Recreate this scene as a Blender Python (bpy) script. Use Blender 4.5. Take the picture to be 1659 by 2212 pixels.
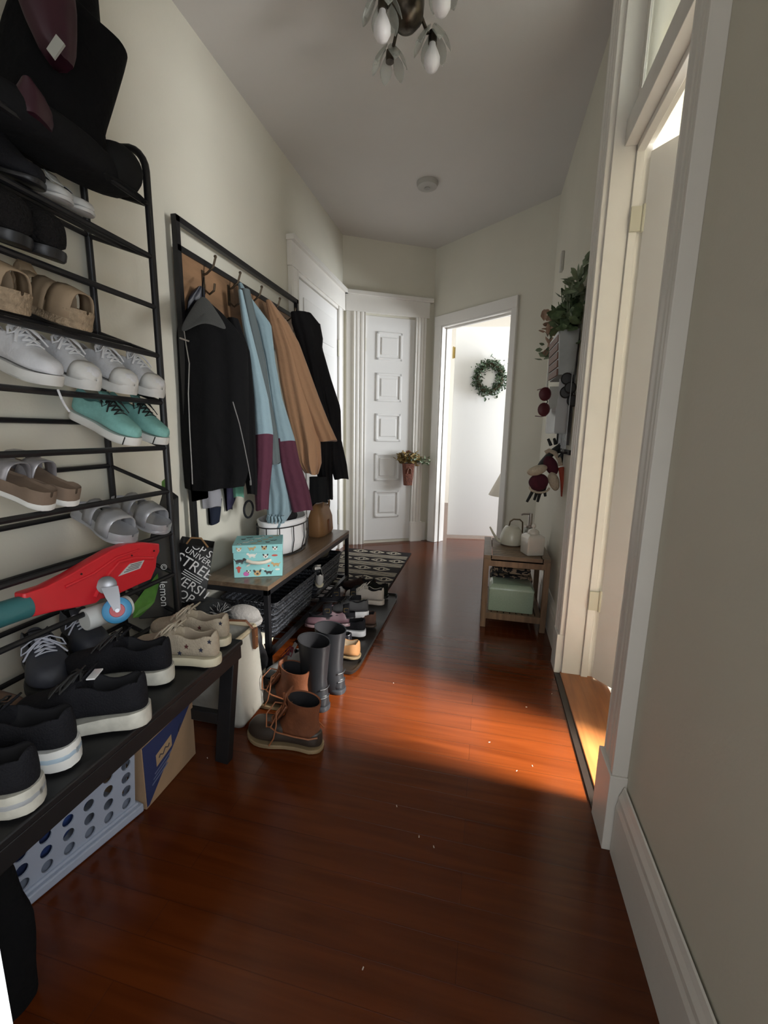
import bpy, math, random
from mathutils import Vector, Matrix, Euler
random.seed(7)
for o in list(bpy.data.objects): bpy.data.objects.remove(o)
S = bpy.context.scene
COL = S.collection
PI = math.pi
# ---------------------------------------------------------------- camera
cd = bpy.data.cameras.new('camera'); cam = bpy.data.objects.new('camera', cd); COL.objects.link(cam)
cd.sensor_fit = 'HORIZONTAL'; cd.sensor_width = 36; cd.lens = 940 / 1659 * 36; cd.clip_start = .03
yaw, pitch, roll = .22835, .18096, -.01796
F_ = Vector((-math.sin(yaw) * math.cos(pitch), math.cos(yaw) * math.cos(pitch), -math.sin(pitch)))
R_ = Vector((math.cos(yaw), math.sin(yaw), 0)); D_ = F_.cross(R_)
R2 = R_ * math.cos(roll) + D_ * math.sin(roll); D2 = -R_ * math.sin(roll) + D_ * math.cos(roll)
M_ = Matrix((R2, -D2, -F_)).transposed().to_4x4(); M_.translation = (0, 0, 1.15)
cam.matrix_world = M_
S.camera = cam
# ---------------------------------------------------------------- world, lights, exposure
W = bpy.data.worlds.new('World'); S.world = W; W.use_nodes = True
W.node_tree.nodes['Background'].inputs[0].default_value = (1, .99, .97, 1)
W.node_tree.nodes['Background'].inputs[1].default_value = .72
S.view_settings.view_transform = 'Standard'; S.view_settings.look = 'None'
S.view_settings.gamma = 1; S.view_settings.use_curve_mapping = False
S.view_settings.exposure = 0.76
def area(name, loc, target, sx, sy, power, col, spread=180):
    l = bpy.data.lights.new(name, 'AREA'); l.shape = 'RECTANGLE'; l.size = sx; l.size_y = sy
    l.energy = power; l.color = col; l.spread = math.radians(spread)
    o = bpy.data.objects.new(name, l); COL.objects.link(o); o.location = loc
    o.rotation_euler = (Vector(target) - Vector(loc)).to_track_quat('-Z', 'Y').to_euler()
    return o
area('side_room_window_light', (2.84, 1.0, 2.45), (.42, 1.62, 0), .5, .5, 36, (1, .96, .90), 36)
area('side_room_soft_light', (2.80, .80, 1.30), (.4, 1.75, .75), .7, 1.0, 70, (.98, .99, 1))
area('far_room_window_light', (2.1, 5.0, 1.5), (0, 4.85, 1.1), 1.2, 1.4, 108, (.91, .955, 1))
area('hall_fill_light', (.30, .0, 1.0), (-1.35, 1.10, .75), .5, 1.0, 4.2, (.90, .95, 1), 130)  # added fill beside the camera to brighten the rack side; no window there
# ---------------------------------------------------------------- materials
MATS = {}
def mat(name, col, rough=.6, metal=0, var=.0, vscale=20, bump=0, bscale=60, coat=0, trans=0, sheen=0, alpha=1, col2=None):
    if name in MATS: return MATS[name]
    m = bpy.data.materials.new(name); m.use_nodes = True; nt = m.node_tree; b = nt.nodes['Principled BSDF']
    b.inputs['Base Color'].default_value = (*col, 1); b.inputs['Roughness'].default_value = rough
    b.inputs['Metallic'].default_value = metal; b.inputs['Coat Weight'].default_value = coat
    b.inputs['Transmission Weight'].default_value = trans; b.inputs['Sheen Weight'].default_value = sheen
    b.inputs['Alpha'].default_value = alpha
    if rough >= .75 and max(col) < .06: b.inputs['Specular IOR Level'].default_value = .15
    tc = nt.nodes.new('ShaderNodeTexCoord')
    if var or col2:
        n = nt.nodes.new('ShaderNodeTexNoise'); n.inputs['Scale'].default_value = vscale; n.inputs['Detail'].default_value = 4
        nt.links.new(tc.outputs['Object'], n.inputs['Vector'])
        r = nt.nodes.new('ShaderNodeValToRGB'); nt.links.new(n.outputs['Fac'], r.inputs[0])
        c2 = col2 or tuple(c * (1 - var) for c in col)
        r.color_ramp.elements[0].position = .35; r.color_ramp.elements[1].position = .65
        r.color_ramp.elements[0].color = (*c2, 1); r.color_ramp.elements[1].color = (*col, 1)
        nt.links.new(r.outputs[0], b.inputs['Base Color'])
    if bump:
        n = nt.nodes.new('ShaderNodeTexNoise'); n.inputs['Scale'].default_value = bscale; n.inputs['Detail'].default_value = 3
        nt.links.new(tc.outputs['Object'], n.inputs['Vector'])
        k = nt.nodes.new('ShaderNodeBump'); k.inputs['Strength'].default_value = bump; k.inputs['Distance'].default_value = .01
        nt.links.new(n.outputs['Fac'], k.inputs['Height']); nt.links.new(k.outputs[0], b.inputs['Normal'])
    MATS[name] = m
    return m
def node_mat(name, build):
    m = bpy.data.materials.new(name); m.use_nodes = True; build(m.node_tree, m.node_tree.nodes['Principled BSDF']); MATS[name] = m
    return m
def wood(name, c1, c2, scale=(3, 40, 40), rough=.45, coat=0):
    def f(nt, b):
        tc = nt.nodes.new('ShaderNodeTexCoord'); mp = nt.nodes.new('ShaderNodeMapping'); mp.inputs['Scale'].default_value = scale
        n = nt.nodes.new('ShaderNodeTexNoise'); n.inputs['Scale'].default_value = 1; n.inputs['Detail'].default_value = 6; n.inputs['Distortion'].default_value = .6
        r = nt.nodes.new('ShaderNodeValToRGB'); r.color_ramp.elements[0].position = .3; r.color_ramp.elements[1].position = .7
        r.color_ramp.elements[0].color = (*c1, 1); r.color_ramp.elements[1].color = (*c2, 1)
        nt.links.new(tc.outputs['Object'], mp.inputs[0]); nt.links.new(mp.outputs[0], n.inputs['Vector'])
        nt.links.new(n.outputs['Fac'], r.inputs[0]); nt.links.new(r.outputs[0], b.inputs['Base Color'])
        b.inputs['Roughness'].default_value = rough; b.inputs['Coat Weight'].default_value = coat
    return node_mat(name, f)
def floor_mat():
    def f(nt, b):
        L = nt.links.new; N = nt.nodes.new
        tc = N('ShaderNodeTexCoord')
        br = N('ShaderNodeTexBrick'); br.offset = .37; br.inputs['Scale'].default_value = 1
        br.inputs['Brick Width'].default_value = 1.9; br.inputs['Row Height'].default_value = .083
        br.inputs['Mortar Size'].default_value = .0012; br.inputs['Mortar Smooth'].default_value = .4
        br.inputs['Color1'].default_value = (.100, .0225, .0045, 1); br.inputs['Color2'].default_value = (.084, .0185, .0037, 1)
        br.inputs['Mortar'].default_value = (.066, .015, .003, 1)
        L(tc.outputs['Object'], br.inputs['Vector'])
        mp = N('ShaderNodeMapping'); mp.inputs['Scale'].default_value = (2.2, 34, 1); L(tc.outputs['Object'], mp.inputs[0])
        n = N('ShaderNodeTexNoise'); n.inputs['Scale'].default_value = 1; n.inputs['Detail'].default_value = 7; n.inputs['Distortion'].default_value = .5
        L(mp.outputs[0], n.inputs['Vector'])
        r = N('ShaderNodeValToRGB'); r.color_ramp.elements[0].position = .3; r.color_ramp.elements[1].position = .75
        r.color_ramp.elements[0].color = (.72, .66, .6, 1); r.color_ramp.elements[1].color = (1.15, 1.12, 1.1, 1)
        L(n.outputs['Fac'], r.inputs[0])
        mx = N('ShaderNodeMix'); mx.data_type = 'RGBA'; mx.blend_type = 'MULTIPLY'; mx.inputs[0].default_value = 1
        L(br.outputs['Color'], mx.inputs[6]); L(r.outputs[0], mx.inputs[7]); L(mx.outputs[2], b.inputs['Base Color'])
        n2 = N('ShaderNodeTexNoise'); n2.inputs['Scale'].default_value = 3; n2.inputs['Detail'].default_value = 3; L(tc.outputs['Object'], n2.inputs['Vector'])
        mr = N('ShaderNodeMapRange'); mr.inputs['To Min'].default_value = .12; mr.inputs['To Max'].default_value = .24
        L(n2.outputs['Fac'], mr.inputs[0]); L(mr.outputs[0], b.inputs['Roughness'])
        b.inputs['Specular IOR Level'].default_value = .42
        bp = N('ShaderNodeBump'); bp.inputs['Strength'].default_value = .25; bp.inputs['Distance'].default_value = .002
        L(br.outputs['Fac'], bp.inputs['Height']); bp.invert = True; L(bp.outputs[0], b.inputs['Normal'])
    return node_mat('fir_floor', f)
M_FLOOR = floor_mat()
M_WALL = mat('wall_paint', (.67, .645, .55), .7, var=.03, vscale=3, bump=.05, bscale=90)
M_CEIL = mat('ceiling_paint', (.62, .60, .57), .85, var=.03, vscale=2)
M_WALLY = mat('cream_wall_paint', (.84, .79, .64), .8)
M_TRIM = mat('white_trim_paint', (.79, .765, .715), .42, var=.04, vscale=6, bump=.05, bscale=40)
M_DOOR = mat('white_door_paint', (.80, .79, .77), .4, var=.03, vscale=3)
M_BLK = mat('black_powder_coat', (.012, .012, .014), .42, metal=.2)
M_BLKW = mat('black_painted_wood', (.008, .008, .009), .5, var=.2, vscale=15)
M_BRASS = mat('aged_brass', (.45, .33, .12), .35, metal=.9)
M_CHROME = mat('chrome', (.22, .22, .23), .36, metal=1)
# ---------------------------------------------------------------- mesh helpers
def tag(o, label=None, cat=None, group=None, kind=None):
    if label: o['label'] = label
    if cat: o['category'] = cat
    if group: o['group'] = group
    if kind: o['kind'] = kind
    return o
def wloc(o):
    v = Vector((0, 0, 0))
    while o: v += o.location; o = o.parent
    return v
class MB:
    def __init__(s): s.v = []; s.f = []; s.m = []
    def add(s, vs, fs, mi=0):
        b = len(s.v); s.v += [Vector(p) for p in vs]
        for f in fs: s.f.append([b + i for i in f]); s.m.append(mi)
        return s
    def box(s, a, b, mi=0, M=None):
        x0, x1 = sorted((a[0], b[0])); y0, y1 = sorted((a[1], b[1])); z0, z1 = sorted((a[2], b[2]))
        vs = [Vector(p) for p in ((x0,y0,z0),(x1,y0,z0),(x1,y1,z0),(x0,y1,z0),(x0,y0,z1),(x1,y0,z1),(x1,y1,z1),(x0,y1,z1))]
        if M: vs = [M @ p for p in vs]
        return s.add(vs, [(3,2,1,0),(4,5,6,7),(0,1,5,4),(1,2,6,5),(2,3,7,6),(3,0,4,7)], mi)
    def bar(s, a, b, w, h=None, mi=0, up=(0, 0, 1)):
        a = Vector(a); b = Vector(b); h = h or w; d = (b - a).normalized(); up = Vector(up)
        if abs(d.dot(up)) > .98: up = Vector((1, 0, 0))
        r = d.cross(up).normalized(); u = r.cross(d)
        vs = [p + r * i * w / 2 + u * j * h / 2 for p in (a, b) for i, j in ((-1,-1),(1,-1),(1,1),(-1,1))]
        return s.add(vs, [(3,2,1,0),(4,5,6,7),(0,1,5,4),(1,2,6,5),(2,3,7,6),(3,0,4,7)], mi)
    def loft(s, rings, cap=True, closed=True, mi=0):
        n = len(rings[0]); vs = [p for r in rings for p in r]; fs = []
        for i in range(len(rings) - 1):
            for j in range(n if closed else n - 1):
                k = (j + 1) % n; fs.append((i*n+j, i*n+k, (i+1)*n+k, (i+1)*n+j))
        if cap and closed: fs += [tuple(range(n))[::-1], tuple((len(rings)-1)*n + i for i in range(n))]
        return s.add(vs, fs, mi)
    def tube(s, pts, r, seg=8, closed=False, mi=0, flat=1, cap=True):
        P = [Vector(p) for p in pts]; n = len(P); rings = []; last = None
        for i in range(n):
            a = P[(i-1) % n] if (closed or i) else P[0]; b = P[(i+1) % n] if (closed or i < n-1) else P[-1]
            d = (b - a).normalized()
            if last is None:
                up = Vector((0,0,1)) if abs(d.z) < .9 else Vector((1,0,0)); x = d.cross(up).normalized()
            else: x = (last - d * last.dot(d)).normalized()
            last = x; y = d.cross(x); rr = r(i/(n-1)) if callable(r) else r
            rings.append([P[i] + (x*math.cos(2*PI*k/seg) + y*flat*math.sin(2*PI*k/seg))*rr for k in range(seg)])
        if closed: rings.append(rings[0])
        return s.loft(rings, cap and not closed, True, mi)
    def lathe(s, prof, c=(0,0,0), seg=24, mi=0, M=None, cap=True):
        rings = [[Vector((r*math.cos(2*PI*k/seg), r*math.sin(2*PI*k/seg), z)) for k in range(seg)] for r, z in prof]
        rings = [[(M @ p if M else p) + Vector(c) for p in r] for r in rings]
        return s.loft(rings, cap, True, mi)
    def ball(s, c, r, seg=16, mi=0, M=None):
        r = r if hasattr(r, '__len__') else (r, r, r); rings = []
        for i in range(seg//2 + 1):
            a = -PI/2 + PI*i/(seg//2); rings.append([Vector((r[0]*max(math.cos(a),.01)*math.cos(2*PI*k/seg), r[1]*max(math.cos(a),.01)*math.sin(2*PI*k/seg), r[2]*math.sin(a))) for k in range(seg)])
        rings = [[(M @ p if M else p) + Vector(c) for p in q] for q in rings]
        return s.loft(rings, True, True, mi)
    def prism(s, poly, o, u, v, n, mi=0):
        """poly in (u,v) at o, extruded along n"""
        o = Vector(o); u = Vector(u); v = Vector(v); n = Vector(n); k = len(poly)
        a = [o + u*p[0] + v*p[1] for p in poly]; b = [p + n for p in a]
        return s.add(a + b, [tuple(range(k)), tuple(range(2*k-1, k-1, -1))] + [(i, (i+1) % k + 0, (i+1) % k + k, i + k)[::-1] for i in range(k)], mi)
    def disc_strip(s): return s
    def build(s, name, mats, parent=None, smooth=True, loc=None, local=False, bevel=0, solid=0, sub=0, angle=40):
        if not isinstance(mats, (list, tuple)): mats = [mats]
        me = bpy.data.meshes.new(name)
        if parent is None and loc is None and not local:
            xs = [p.x for p in s.v]; ys = [p.y for p in s.v]; loc = Vector(((min(xs)+max(xs))/2, (min(ys)+max(ys))/2, min(p.z for p in s.v)))
        off = Vector((0,0,0)) if local else (wloc(parent) if parent else Vector(loc))
        me.from_pydata([p - off for p in s.v], [], s.f)
        for m in mats: me.materials.append(m)
        for i, p in enumerate(me.polygons): p.material_index = min(s.m[i], len(mats)-1); p.use_smooth = smooth
        me.validate(); me.update()
        import bmesh
        bm = bmesh.new(); bm.from_mesh(me); bmesh.ops.recalc_face_normals(bm, faces=bm.faces); bm.to_mesh(me); bm.free()
        if smooth: me.set_sharp_from_angle(angle=math.radians(angle))
        o = bpy.data.objects.new(name, me); COL.objects.link(o)
        if parent: o.parent = parent
        elif loc is not None: o.location = loc
        if bevel:
            b = o.modifiers.new('bevel', 'BEVEL'); b.width = bevel; b.segments = 2; b.limit_method = 'ANGLE'
        if solid:
            b = o.modifiers.new('solid', 'SOLIDIFY'); b.thickness = solid; b.offset = 0
        if sub:
            b = o.modifiers.new('sub', 'SUBSURF'); b.levels = sub; b.render_levels = sub
        return o
def thing(name, label, cat, loc=(0,0,0), rot=None, group=None):
    o = bpy.data.objects.new(name, None); COL.objects.link(o); o.location = loc; o.empty_display_size = .05
    if rot: o.rotation_euler = rot
    return tag(o, label, cat, group)
def struct(o): o['kind'] = 'structure'; return o
def text_mesh(body, size, M, mb, mi=0, ext=.0006):
    c = bpy.data.curves.new('t', 'FONT'); c.body = body; c.size = size; c.extrude = ext; c.align_x = 'CENTER'; c.resolution_u = 3
    o = bpy.data.objects.new('t', c); COL.objects.link(o)
    dg = bpy.context.evaluated_depsgraph_get(); me = o.evaluated_get(dg).to_mesh()
    mb.add([M @ v.co for v in me.vertices], [tuple(p.vertices) for p in me.polygons], mi)
    o.evaluated_get(dg).to_mesh_clear(); bpy.data.objects.remove(o)
def frame(o, x, y, z):
    M = Matrix((Vector(x).normalized(), Vector(y).normalized(), Vector(z).normalized())).transposed().to_4x4(); M.translation = o
    return M
def lerp(a, b, t): return a + (b - a) * t
def tab(t, x):
    for i in range(len(t) - 1):
        if x <= t[i+1][0]:
            u = (x - t[i][0]) / (t[i+1][0] - t[i][0]); return lerp(t[i][1], t[i+1][1], u)
    return t[-1][1]
# ================================================================ STRUCTURE
CZ = 2.92; XR = .425; XL = -1.40
A2 = Vector((-1.40, 4.16)); B2 = Vector((-.60, 4.63)); C2 = Vector((.425, 3.82))
struct(MB().add([(-1.6,-2.2,0),(.47,-2.2,0),(.47,7.4,0),(-1.6,7.4,0)], [(0,1,2,3)]).build('floor', M_FLOOR, smooth=False, loc=(0,0,0)))
struct(MB().add([(.47,2.45,-.004),(3.1,2.45,-.004),(3.1,7.4,-.004),(.47,7.4,-.004)], [(0,1,2,3)]).build('floor', M_FLOOR, smooth=False, loc=(0,0,0)))
struct(MB().box((-1.6,-2.2,CZ),(3.1,7.5,CZ+.08)).build('ceiling', M_CEIL, smooth=False, loc=(0,0,CZ)))
struct(MB().box((XL,-2.2,0),(XL-.1,A2.y+.06,CZ)).build('wall_left', M_WALL, smooth=False))
# diagonal wall 1 (panel door wall)
def dwall(mb, P, Q, s0, s1, z0, z1, d0, d1, mi=0):
    """box on the wall line P->Q from s0..s1 (m), z0..z1, depth d0..d1 towards the hall (+) """
    u = (Q - P).normalized(); n = Vector((u.y, -u.x))
    pts = []
    for z in (z0, z1):
        for s, d in ((s0,d0),(s1,d0),(s1,d1),(s0,d1)):
            p = P + u*s + n*d; pts.append((p.x, p.y, z))
    return mb.add(pts, [(3,2,1,0),(4,5,6,7),(0,1,5,4),(1,2,6,5),(2,3,7,6),(3,0,4,7)], mi)
L1 = (B2-A2).length; L2 = (C2-B2).length
m = MB(); dwall(m, A2, B2, -.05, L1, 0, CZ, -.10, 0); struct(m.build('wall_back', M_WALL, smooth=False))
m = MB(); dwall(m, B2, C2, -.02, .13, 0, CZ, -.12, 0); dwall(m, B2, C2, .945, L2+.02, 0, CZ, -.12, 0); dwall(m, B2, C2, .13, .945, 2.19, CZ, -.12, 0)
struct(m.build('wall_back_right', M_WALL, smooth=False))
# right wall with doorway y 1.30..2.10
m = MB(); m.box((XR,-2.2,0),(XR+.12,1.28,CZ)); m.box((XR,2.13,0),(XR+.12,C2.y+.03,CZ))
struct(m.build('wall_right', M_WALL, smooth=False))
# side room shell (seen through the right doorway)
m = MB(); m.box((3.0,-.6,0),(3.1,.4,CZ)); m.box((3.0,1.2,0),(3.1,2.5,CZ)); m.box((3.0,.4,0),(3.1,1.2,.95)); m.box((3.0,.4,2.75),(3.1,1.2,CZ))
m.box((.545,-.6,0),(3.1,-.7,CZ)); m.box((.545,2.45,0),(3.1,2.55,CZ))
struct(m.build('wall_side_room', M_WALLY, smooth=False))
m = MB(); m.box((.61,-.6,-.03),(3.0,2.45,.002)); struct(m.build('floor_side_room', mat('pale_floor', (.6,.58,.54), .35, col2=(.35,.34,.32), vscale=14), smooth=False))
m = MB(); m.box((2.98,.36,.9),(3.02,.44,2.8)); m.box((2.98,1.16,.9),(3.02,1.24,2.8)); m.box((2.98,.36,2.73),(3.02,1.24,2.82)); m.box((2.98,.36,.88),(3.02,1.24,.96)); m.box((2.99,.44,1.62),(3.01,1.16,1.66))
struct(m.build('window_1', M_TRIM, smooth=False))
# far room shell
m = MB(); m.box((-1.6,7.3,0),(3.1,7.4,CZ)); m.box((-1.6,4.75,0),(-1.5,7.4,CZ)); m.box((3.0,2.55,0),(3.1,7.4,CZ))
struct(m.build('wall_far_room', mat('far_room_paint', (.82,.78,.70), .8), smooth=False))
# baseboards
def base_profile(x, y0, y1, name):
    m = MB()
    pr = [(0,0),(-.018,0),(-.018,.15),(-.014,.165),(-.014,.18),(-.008,.195),(-.004,.21),(0,.212)]
    m.loft([[Vector((x+a, y, z)) for a, z in pr] for y in (y0, y1)]); return struct(m.build(name, M_TRIM, smooth=False))
base_profile(XR-.006, -2.2, 1.155, 'baseboard_right'); base_profile(XR-.0, 2.235, C2.y-.02, 'baseboard_right_far')
m = MB(); m.box((XL,-2.2,0),(XL+.018,2.97,.20)); struct(m.build('baseboard_left', M_TRIM, bevel=.004))
m = MB(); dwall(m, A2, B2, .84, L1-.02, 0, .2, 0, .02); dwall(m, B2, C2, 1.03, L2-.02, 0, .2, 0, .02); struct(m.build('baseboard_back', M_TRIM, bevel=.004))
# dark gap line along right wall / threshold
m = MB(); m.box((.383,1.30,0),(.408,2.10,.006)); struct(m.build('trim_1', mat('dark_gap_strip', (.012,.008,.006), .35), smooth=False))
m = MB(); m.box((.408,1.29,0),(.61,2.11,.012)); struct(m.build('trim_2', wood('threshold_wood', (.20,.07,.02), (.33,.12,.035), (40,3,40), .3), bevel=.004))
# right doorway casing: near, far, jambs, transom bar
def casing_strip(mb, x, ya, yb, z0, z1, sgn=1):
    """moulded casing on the right wall, face toward -x ; ya = opening side"""
    w = yb - ya
    pr = [(0,0),(.030,0),(.034,.08),(.027,.14),(.034,.2),(.034,.42),(.027,.5),(.036,.58),(.036,.7),(.028,.78),(.04,.86),(.04,1),(0,1)]
    mb.loft([[Vector((x - d, ya + w*t, z)) for d, t in pr] for z in (z0, z1)])
m = MB(); casing_strip(m, XR, 1.285, 1.165, .235, CZ); m.box((XR-.045,1.285,0),(XR,1.16,.235)); struct(m.build('trim_3', M_TRIM, smooth=False, bevel=.002))
m = MB(); casing_strip(m, XR, 2.115, 2.22, .20, CZ); m.box((XR-.042,2.115,0),(XR,2.225,.20)); struct(m.build('trim_4', M_TRIM, smooth=False, bevel=.002))
m = MB(); m.box((XR-.01,2.10,0),(.50,2.13,CZ)); m.box((.50,2.088,0),(.53,2.13,2.30)); m.box((.53,2.10,0),(.56,2.13,CZ))
m.box((XR-.01,1.28,0),(.56,1.30,CZ)); m.box((.50,1.30,0),(.53,1.312,2.25))
struct(m.build('trim_5', M_TRIM, bevel=.002))
m = MB(); m.box((.455,1.30,2.27),(.56,2.10,2.36)); m.box((.50,1.30,2.245),(.53,2.10,2.27)); struct(m.build('trim_6', M_TRIM, bevel=.002))
m = MB(); m.box((.485,1.30,2.36),(.50,2.10,2.39)); m.box((.485,1.30,2.86),(.50,2.10,2.90)); m.box((.485,1.30,2.36),(.50,1.34,2.9)); m.box((.485,2.06,2.36),(.50,2.10,2.9))
w = struct(m.build('window_2', M_TRIM))
g = MB(); g.box((.490,1.34,2.39),(.494,2.06,2.86)); g.build('pane', mat('transom_glass', (.9,.95,.9), .12, trans=.95), w)
# door leaf of side room, standing open
H = Vector((.545, 2.085)); dv = Vector((.62, -.78)).normalized(); nv = Vector((-dv.y, dv.x))
def leafbox(mb, s0, s1, z0, z1, d0, d1, H, dv, mi=0):
    nv = Vector((-dv.y, dv.x)); pts = []
    for z in (z0, z1):
        for s, d in ((s0,d0),(s1,d0),(s1,d1),(s0,d1)):
            p = H + dv*s + nv*d; pts.append((p.x, p.y, z))
    return mb.add(pts, [(3,2,1,0),(4,5,6,7),(0,1,5,4),(1,2,6,5),(2,3,7,6),(3,0,4,7)], mi)
m = MB(); leafbox(m, .005, .76, .02, 2.235, -.0, .035, H, dv)
d4 = struct(m.build('door_1', M_DOOR, bevel=.002))
for z in (2.0, .40):
    h = MB(); h.box((.500,2.078,z-.045),(.545,2.089,z+.045)); h.tube([(.545,2.078,z-.05),(.545,2.078,z+.05)], .006); h.build('hinge', mat('painted_hinge', (.55,.53,.42), .5), d4)
h = MB(); leafbox(h, .66, .72, 1.02, 1.2, -.006, 0, H, dv); k = H + dv*.69 - nv*.03; h.ball((k.x,k.y,1.1), .026); h.build('door_knob', M_BRASS, d4)
# left wall door (closed) with casing and frieze
def vstrip(mb, y0, y1, z0, z1, x0=XL, dep=.03):
    w = y1 - y0; pr = [(0,0),(dep,0),(dep+.006,.1),(dep-.004,.18),(dep,.25),(dep,.75),(dep-.004,.82),(dep+.006,.9),(dep,1),(0,1)]
    mb.loft([[Vector((x0+d, y0+w*t, z)) for d, t in pr] for z in (z0, z1)])
m = MB(); vstrip(m, 2.985, 3.10, 0, 2.26); vstrip(m, 3.97, 4.08, 0, 2.26)
m.box((XL,2.975,2.26),(XL+.035,4.13,2.415)); m.box((XL,2.965,2.415),(XL+.06,4.15,2.45)); m.box((XL,3.10,2.235),(XL+.022,3.97,2.265))
struct(m.build('trim_7', M_TRIM, smooth=False, bevel=.002))
m = MB(); m.box((XL,3.105,.015),(XL+.012,3.965,2.228)); 
for z0, z1 in ((.2,.55),(.65,.98),(1.08,1.4),(1.5,1.8),(1.88,2.12)):
    m.box((XL+.012,3.21,z0),(XL+.020,3.86,z1))
d = struct(m.build('door_2', M_DOOR, bevel=.004))
for z in (1.9,.33):
    h = MB(); h.tube([(XL+.022,3.968,z-.06),(XL+.022,3.968,z+.06)], .007); h.ball((XL+.022,3.968,z+.065), .009, 8); h.ball((XL+.022,3.968,z-.065), .009, 8); h.build('hinge', mat('painted_hinge', (.55,.53,.42), .5), d)
# five-panel narrow door on diagonal wall
m = MB()
def dstrip(mb, P, Q, s0, s1, z0, z1):
    u = (Q-P).normalized(); n = Vector((u.y,-u.x)); w = s1-s0
    pr = [(0,0),(.03,0),(.036,.08),(.028,.2),(.034,.3),(.034,.45),(.026,.55),(.036,.66),(.036,.8),(.03,.9),(.038,1),(0,1)]
    rings = []
    for z in (z0,z1): rings.append([Vector(((P+u*(s0+w*t)+n*d).x, (P+u*(s0+w*t)+n*d).y, z)) for d, t in pr])
    mb.loft(rings)
dstrip(m, A2, B2, .095, .215, 0, 2.27); dstrip(m, A2, B2, .845, .735, .215, 2.27); dwall(m, A2, B2, .73, .855, 0, .215, 0, .042)
dwall(m, A2, B2, .02, .87, 2.27, 2.415, 0, .035); dwall(m, A2, B2, .01, .90, 2.415, 2.45, 0, .06)
dwall(m, A2, B2, 0.03, .095, 0, 2.27, 0, .02)
struct(m.build('trim_8', M_TRIM, smooth=False, bevel=.002))
m = MB(); dwall(m, A2, B2, .22, .73, .03, 2.25, -.01, .006)
def ring_panel(mb, P, Q, s0, s1, z0, z1):
    for a, b, c, e in ((s0,s1,z0,z0+.022),(s0,s1,z1-.022,z1),(s0,s0+.022,z0,z1),(s1-.022,s1,z0,z1)): dwall(mb, P, Q, a, b, c, e, .006, .0145)
    dwall(mb, P, Q, s0+.05, s1-.05, z0+.05, z1-.05, .006, .0125)
for z0, z1 in ((1.85,2.11),(1.455,1.725),(1.06,1.335),(.66,.94),(.275,.555)): ring_panel(m, A2, B2, .335, .60, z0, z1)
d = struct(m.build('door_3', M_DOOR, smooth=False, bevel=.003))
u1 = (B2-A2).normalized(); n1 = Vector((u1.y,-u1.x))
for z in (1.98,.42):
    p = A2+u1*.218+n1*.02; h = MB(); h.tube([(p.x,p.y,z-.06),(p.x,p.y,z+.06)], .006); h.build('hinge', mat('painted_hinge', (.55,.53,.42), .5), d)
# casing around far doorway
m = MB(); dwall(m, B2, C2, .04, .13, 0, 2.28, 0, .022); dwall(m, B2, C2, .945, 1.0, 0, 2.28, 0, .022); dwall(m, B2, C2, .04, 1.0, 2.19, 2.285, 0, .024)
dwall(m, B2, C2, .125, .14, 0, 2.19, -.125, .012); dwall(m, B2, C2, .935, .95, 0, 2.19, -.125, .012); dwall(m, B2, C2, .13, .945, 2.175, 2.19, -.125, .012)
dwall(m, B2, C2, .14, .15, 0, 2.175, -.075, -.045); dwall(m, B2, C2, .14, .94, 2.16, 2.175, -.075, -.045)
struct(m.build('trim_9', mat('far_casing_paint', (.80,.78,.74), .3), bevel=.003))
H = Vector((-.40, 4.83)); dv = Vector((.985, .165)).normalized()
m = MB(); leafbox(m, .012, .80, .025, 2.245, 0, .035, H, dv); d = struct(m.build('door_4', mat('smooth_white_door', (.84,.84,.84), .35), bevel=.002))
h = MB(); leafbox(h, -.015, .014, 1.93, 2.04, -.006, .0, H, dv); h.tube([(H.x-.005,H.y-.01,1.925),(H.x-.005,H.y-.01,2.045)], .007); h.build('hinge', M_BRASS, d)
h = MB(); leafbox(h, .655, .685, 2.185, 2.235, -.012, 0, H, dv); h.build('latch_plate', mat('grey_latch', (.45,.45,.45), .4), d)
# ceiling things
t = thing('smoke_detector', 'small round white smoke detector on the ceiling beyond the light fixture', 'smoke detector', (-.53,3.47,CZ))
MB().lathe([(.078,0),(.078,-.012),(.07,-.03),(.045,-.036),(.02,-.036)], (-.53,3.47,CZ)).build('housing', mat('detector_plastic', (.42,.41,.38), .5), t)
MB().lathe([(.02,-.036),(.02,-.041),(.005,-.042)], (-.53,3.47,CZ)).build('test_button', mat('detector_button', (.35,.34,.32), .5), t)
LC = Vector((-0.4082, 1.9886, CZ))
t = thing('ceiling_light', 'dark bronze ceiling light with grey glass petal shades and bare white bulbs', 'ceiling light', LC)
mbz = mat('dark_bronze', (.035,.028,.022), .35, metal=.8, col2=(.11,.09,.065), vscale=25); mgl = mat('smoky_glass', (.50,.52,.47), .3, alpha=.38)
MB().lathe([(.06,0),(.062,-.015),(.03,-.03),(.022,-.05),(.05,-.075),(.07,-.12),(.066,-.17),(.04,-.20),(.012,-.21)], LC).build('body', mbz, t)
ends = [Vector(p) for p in ((-0.4801, 1.8901, 2.7000), (-0.3134, 2.0681, 2.7000), (-0.5028, 2.1211, 2.7000), (-0.2533, 1.8569, 2.7200))]
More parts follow.
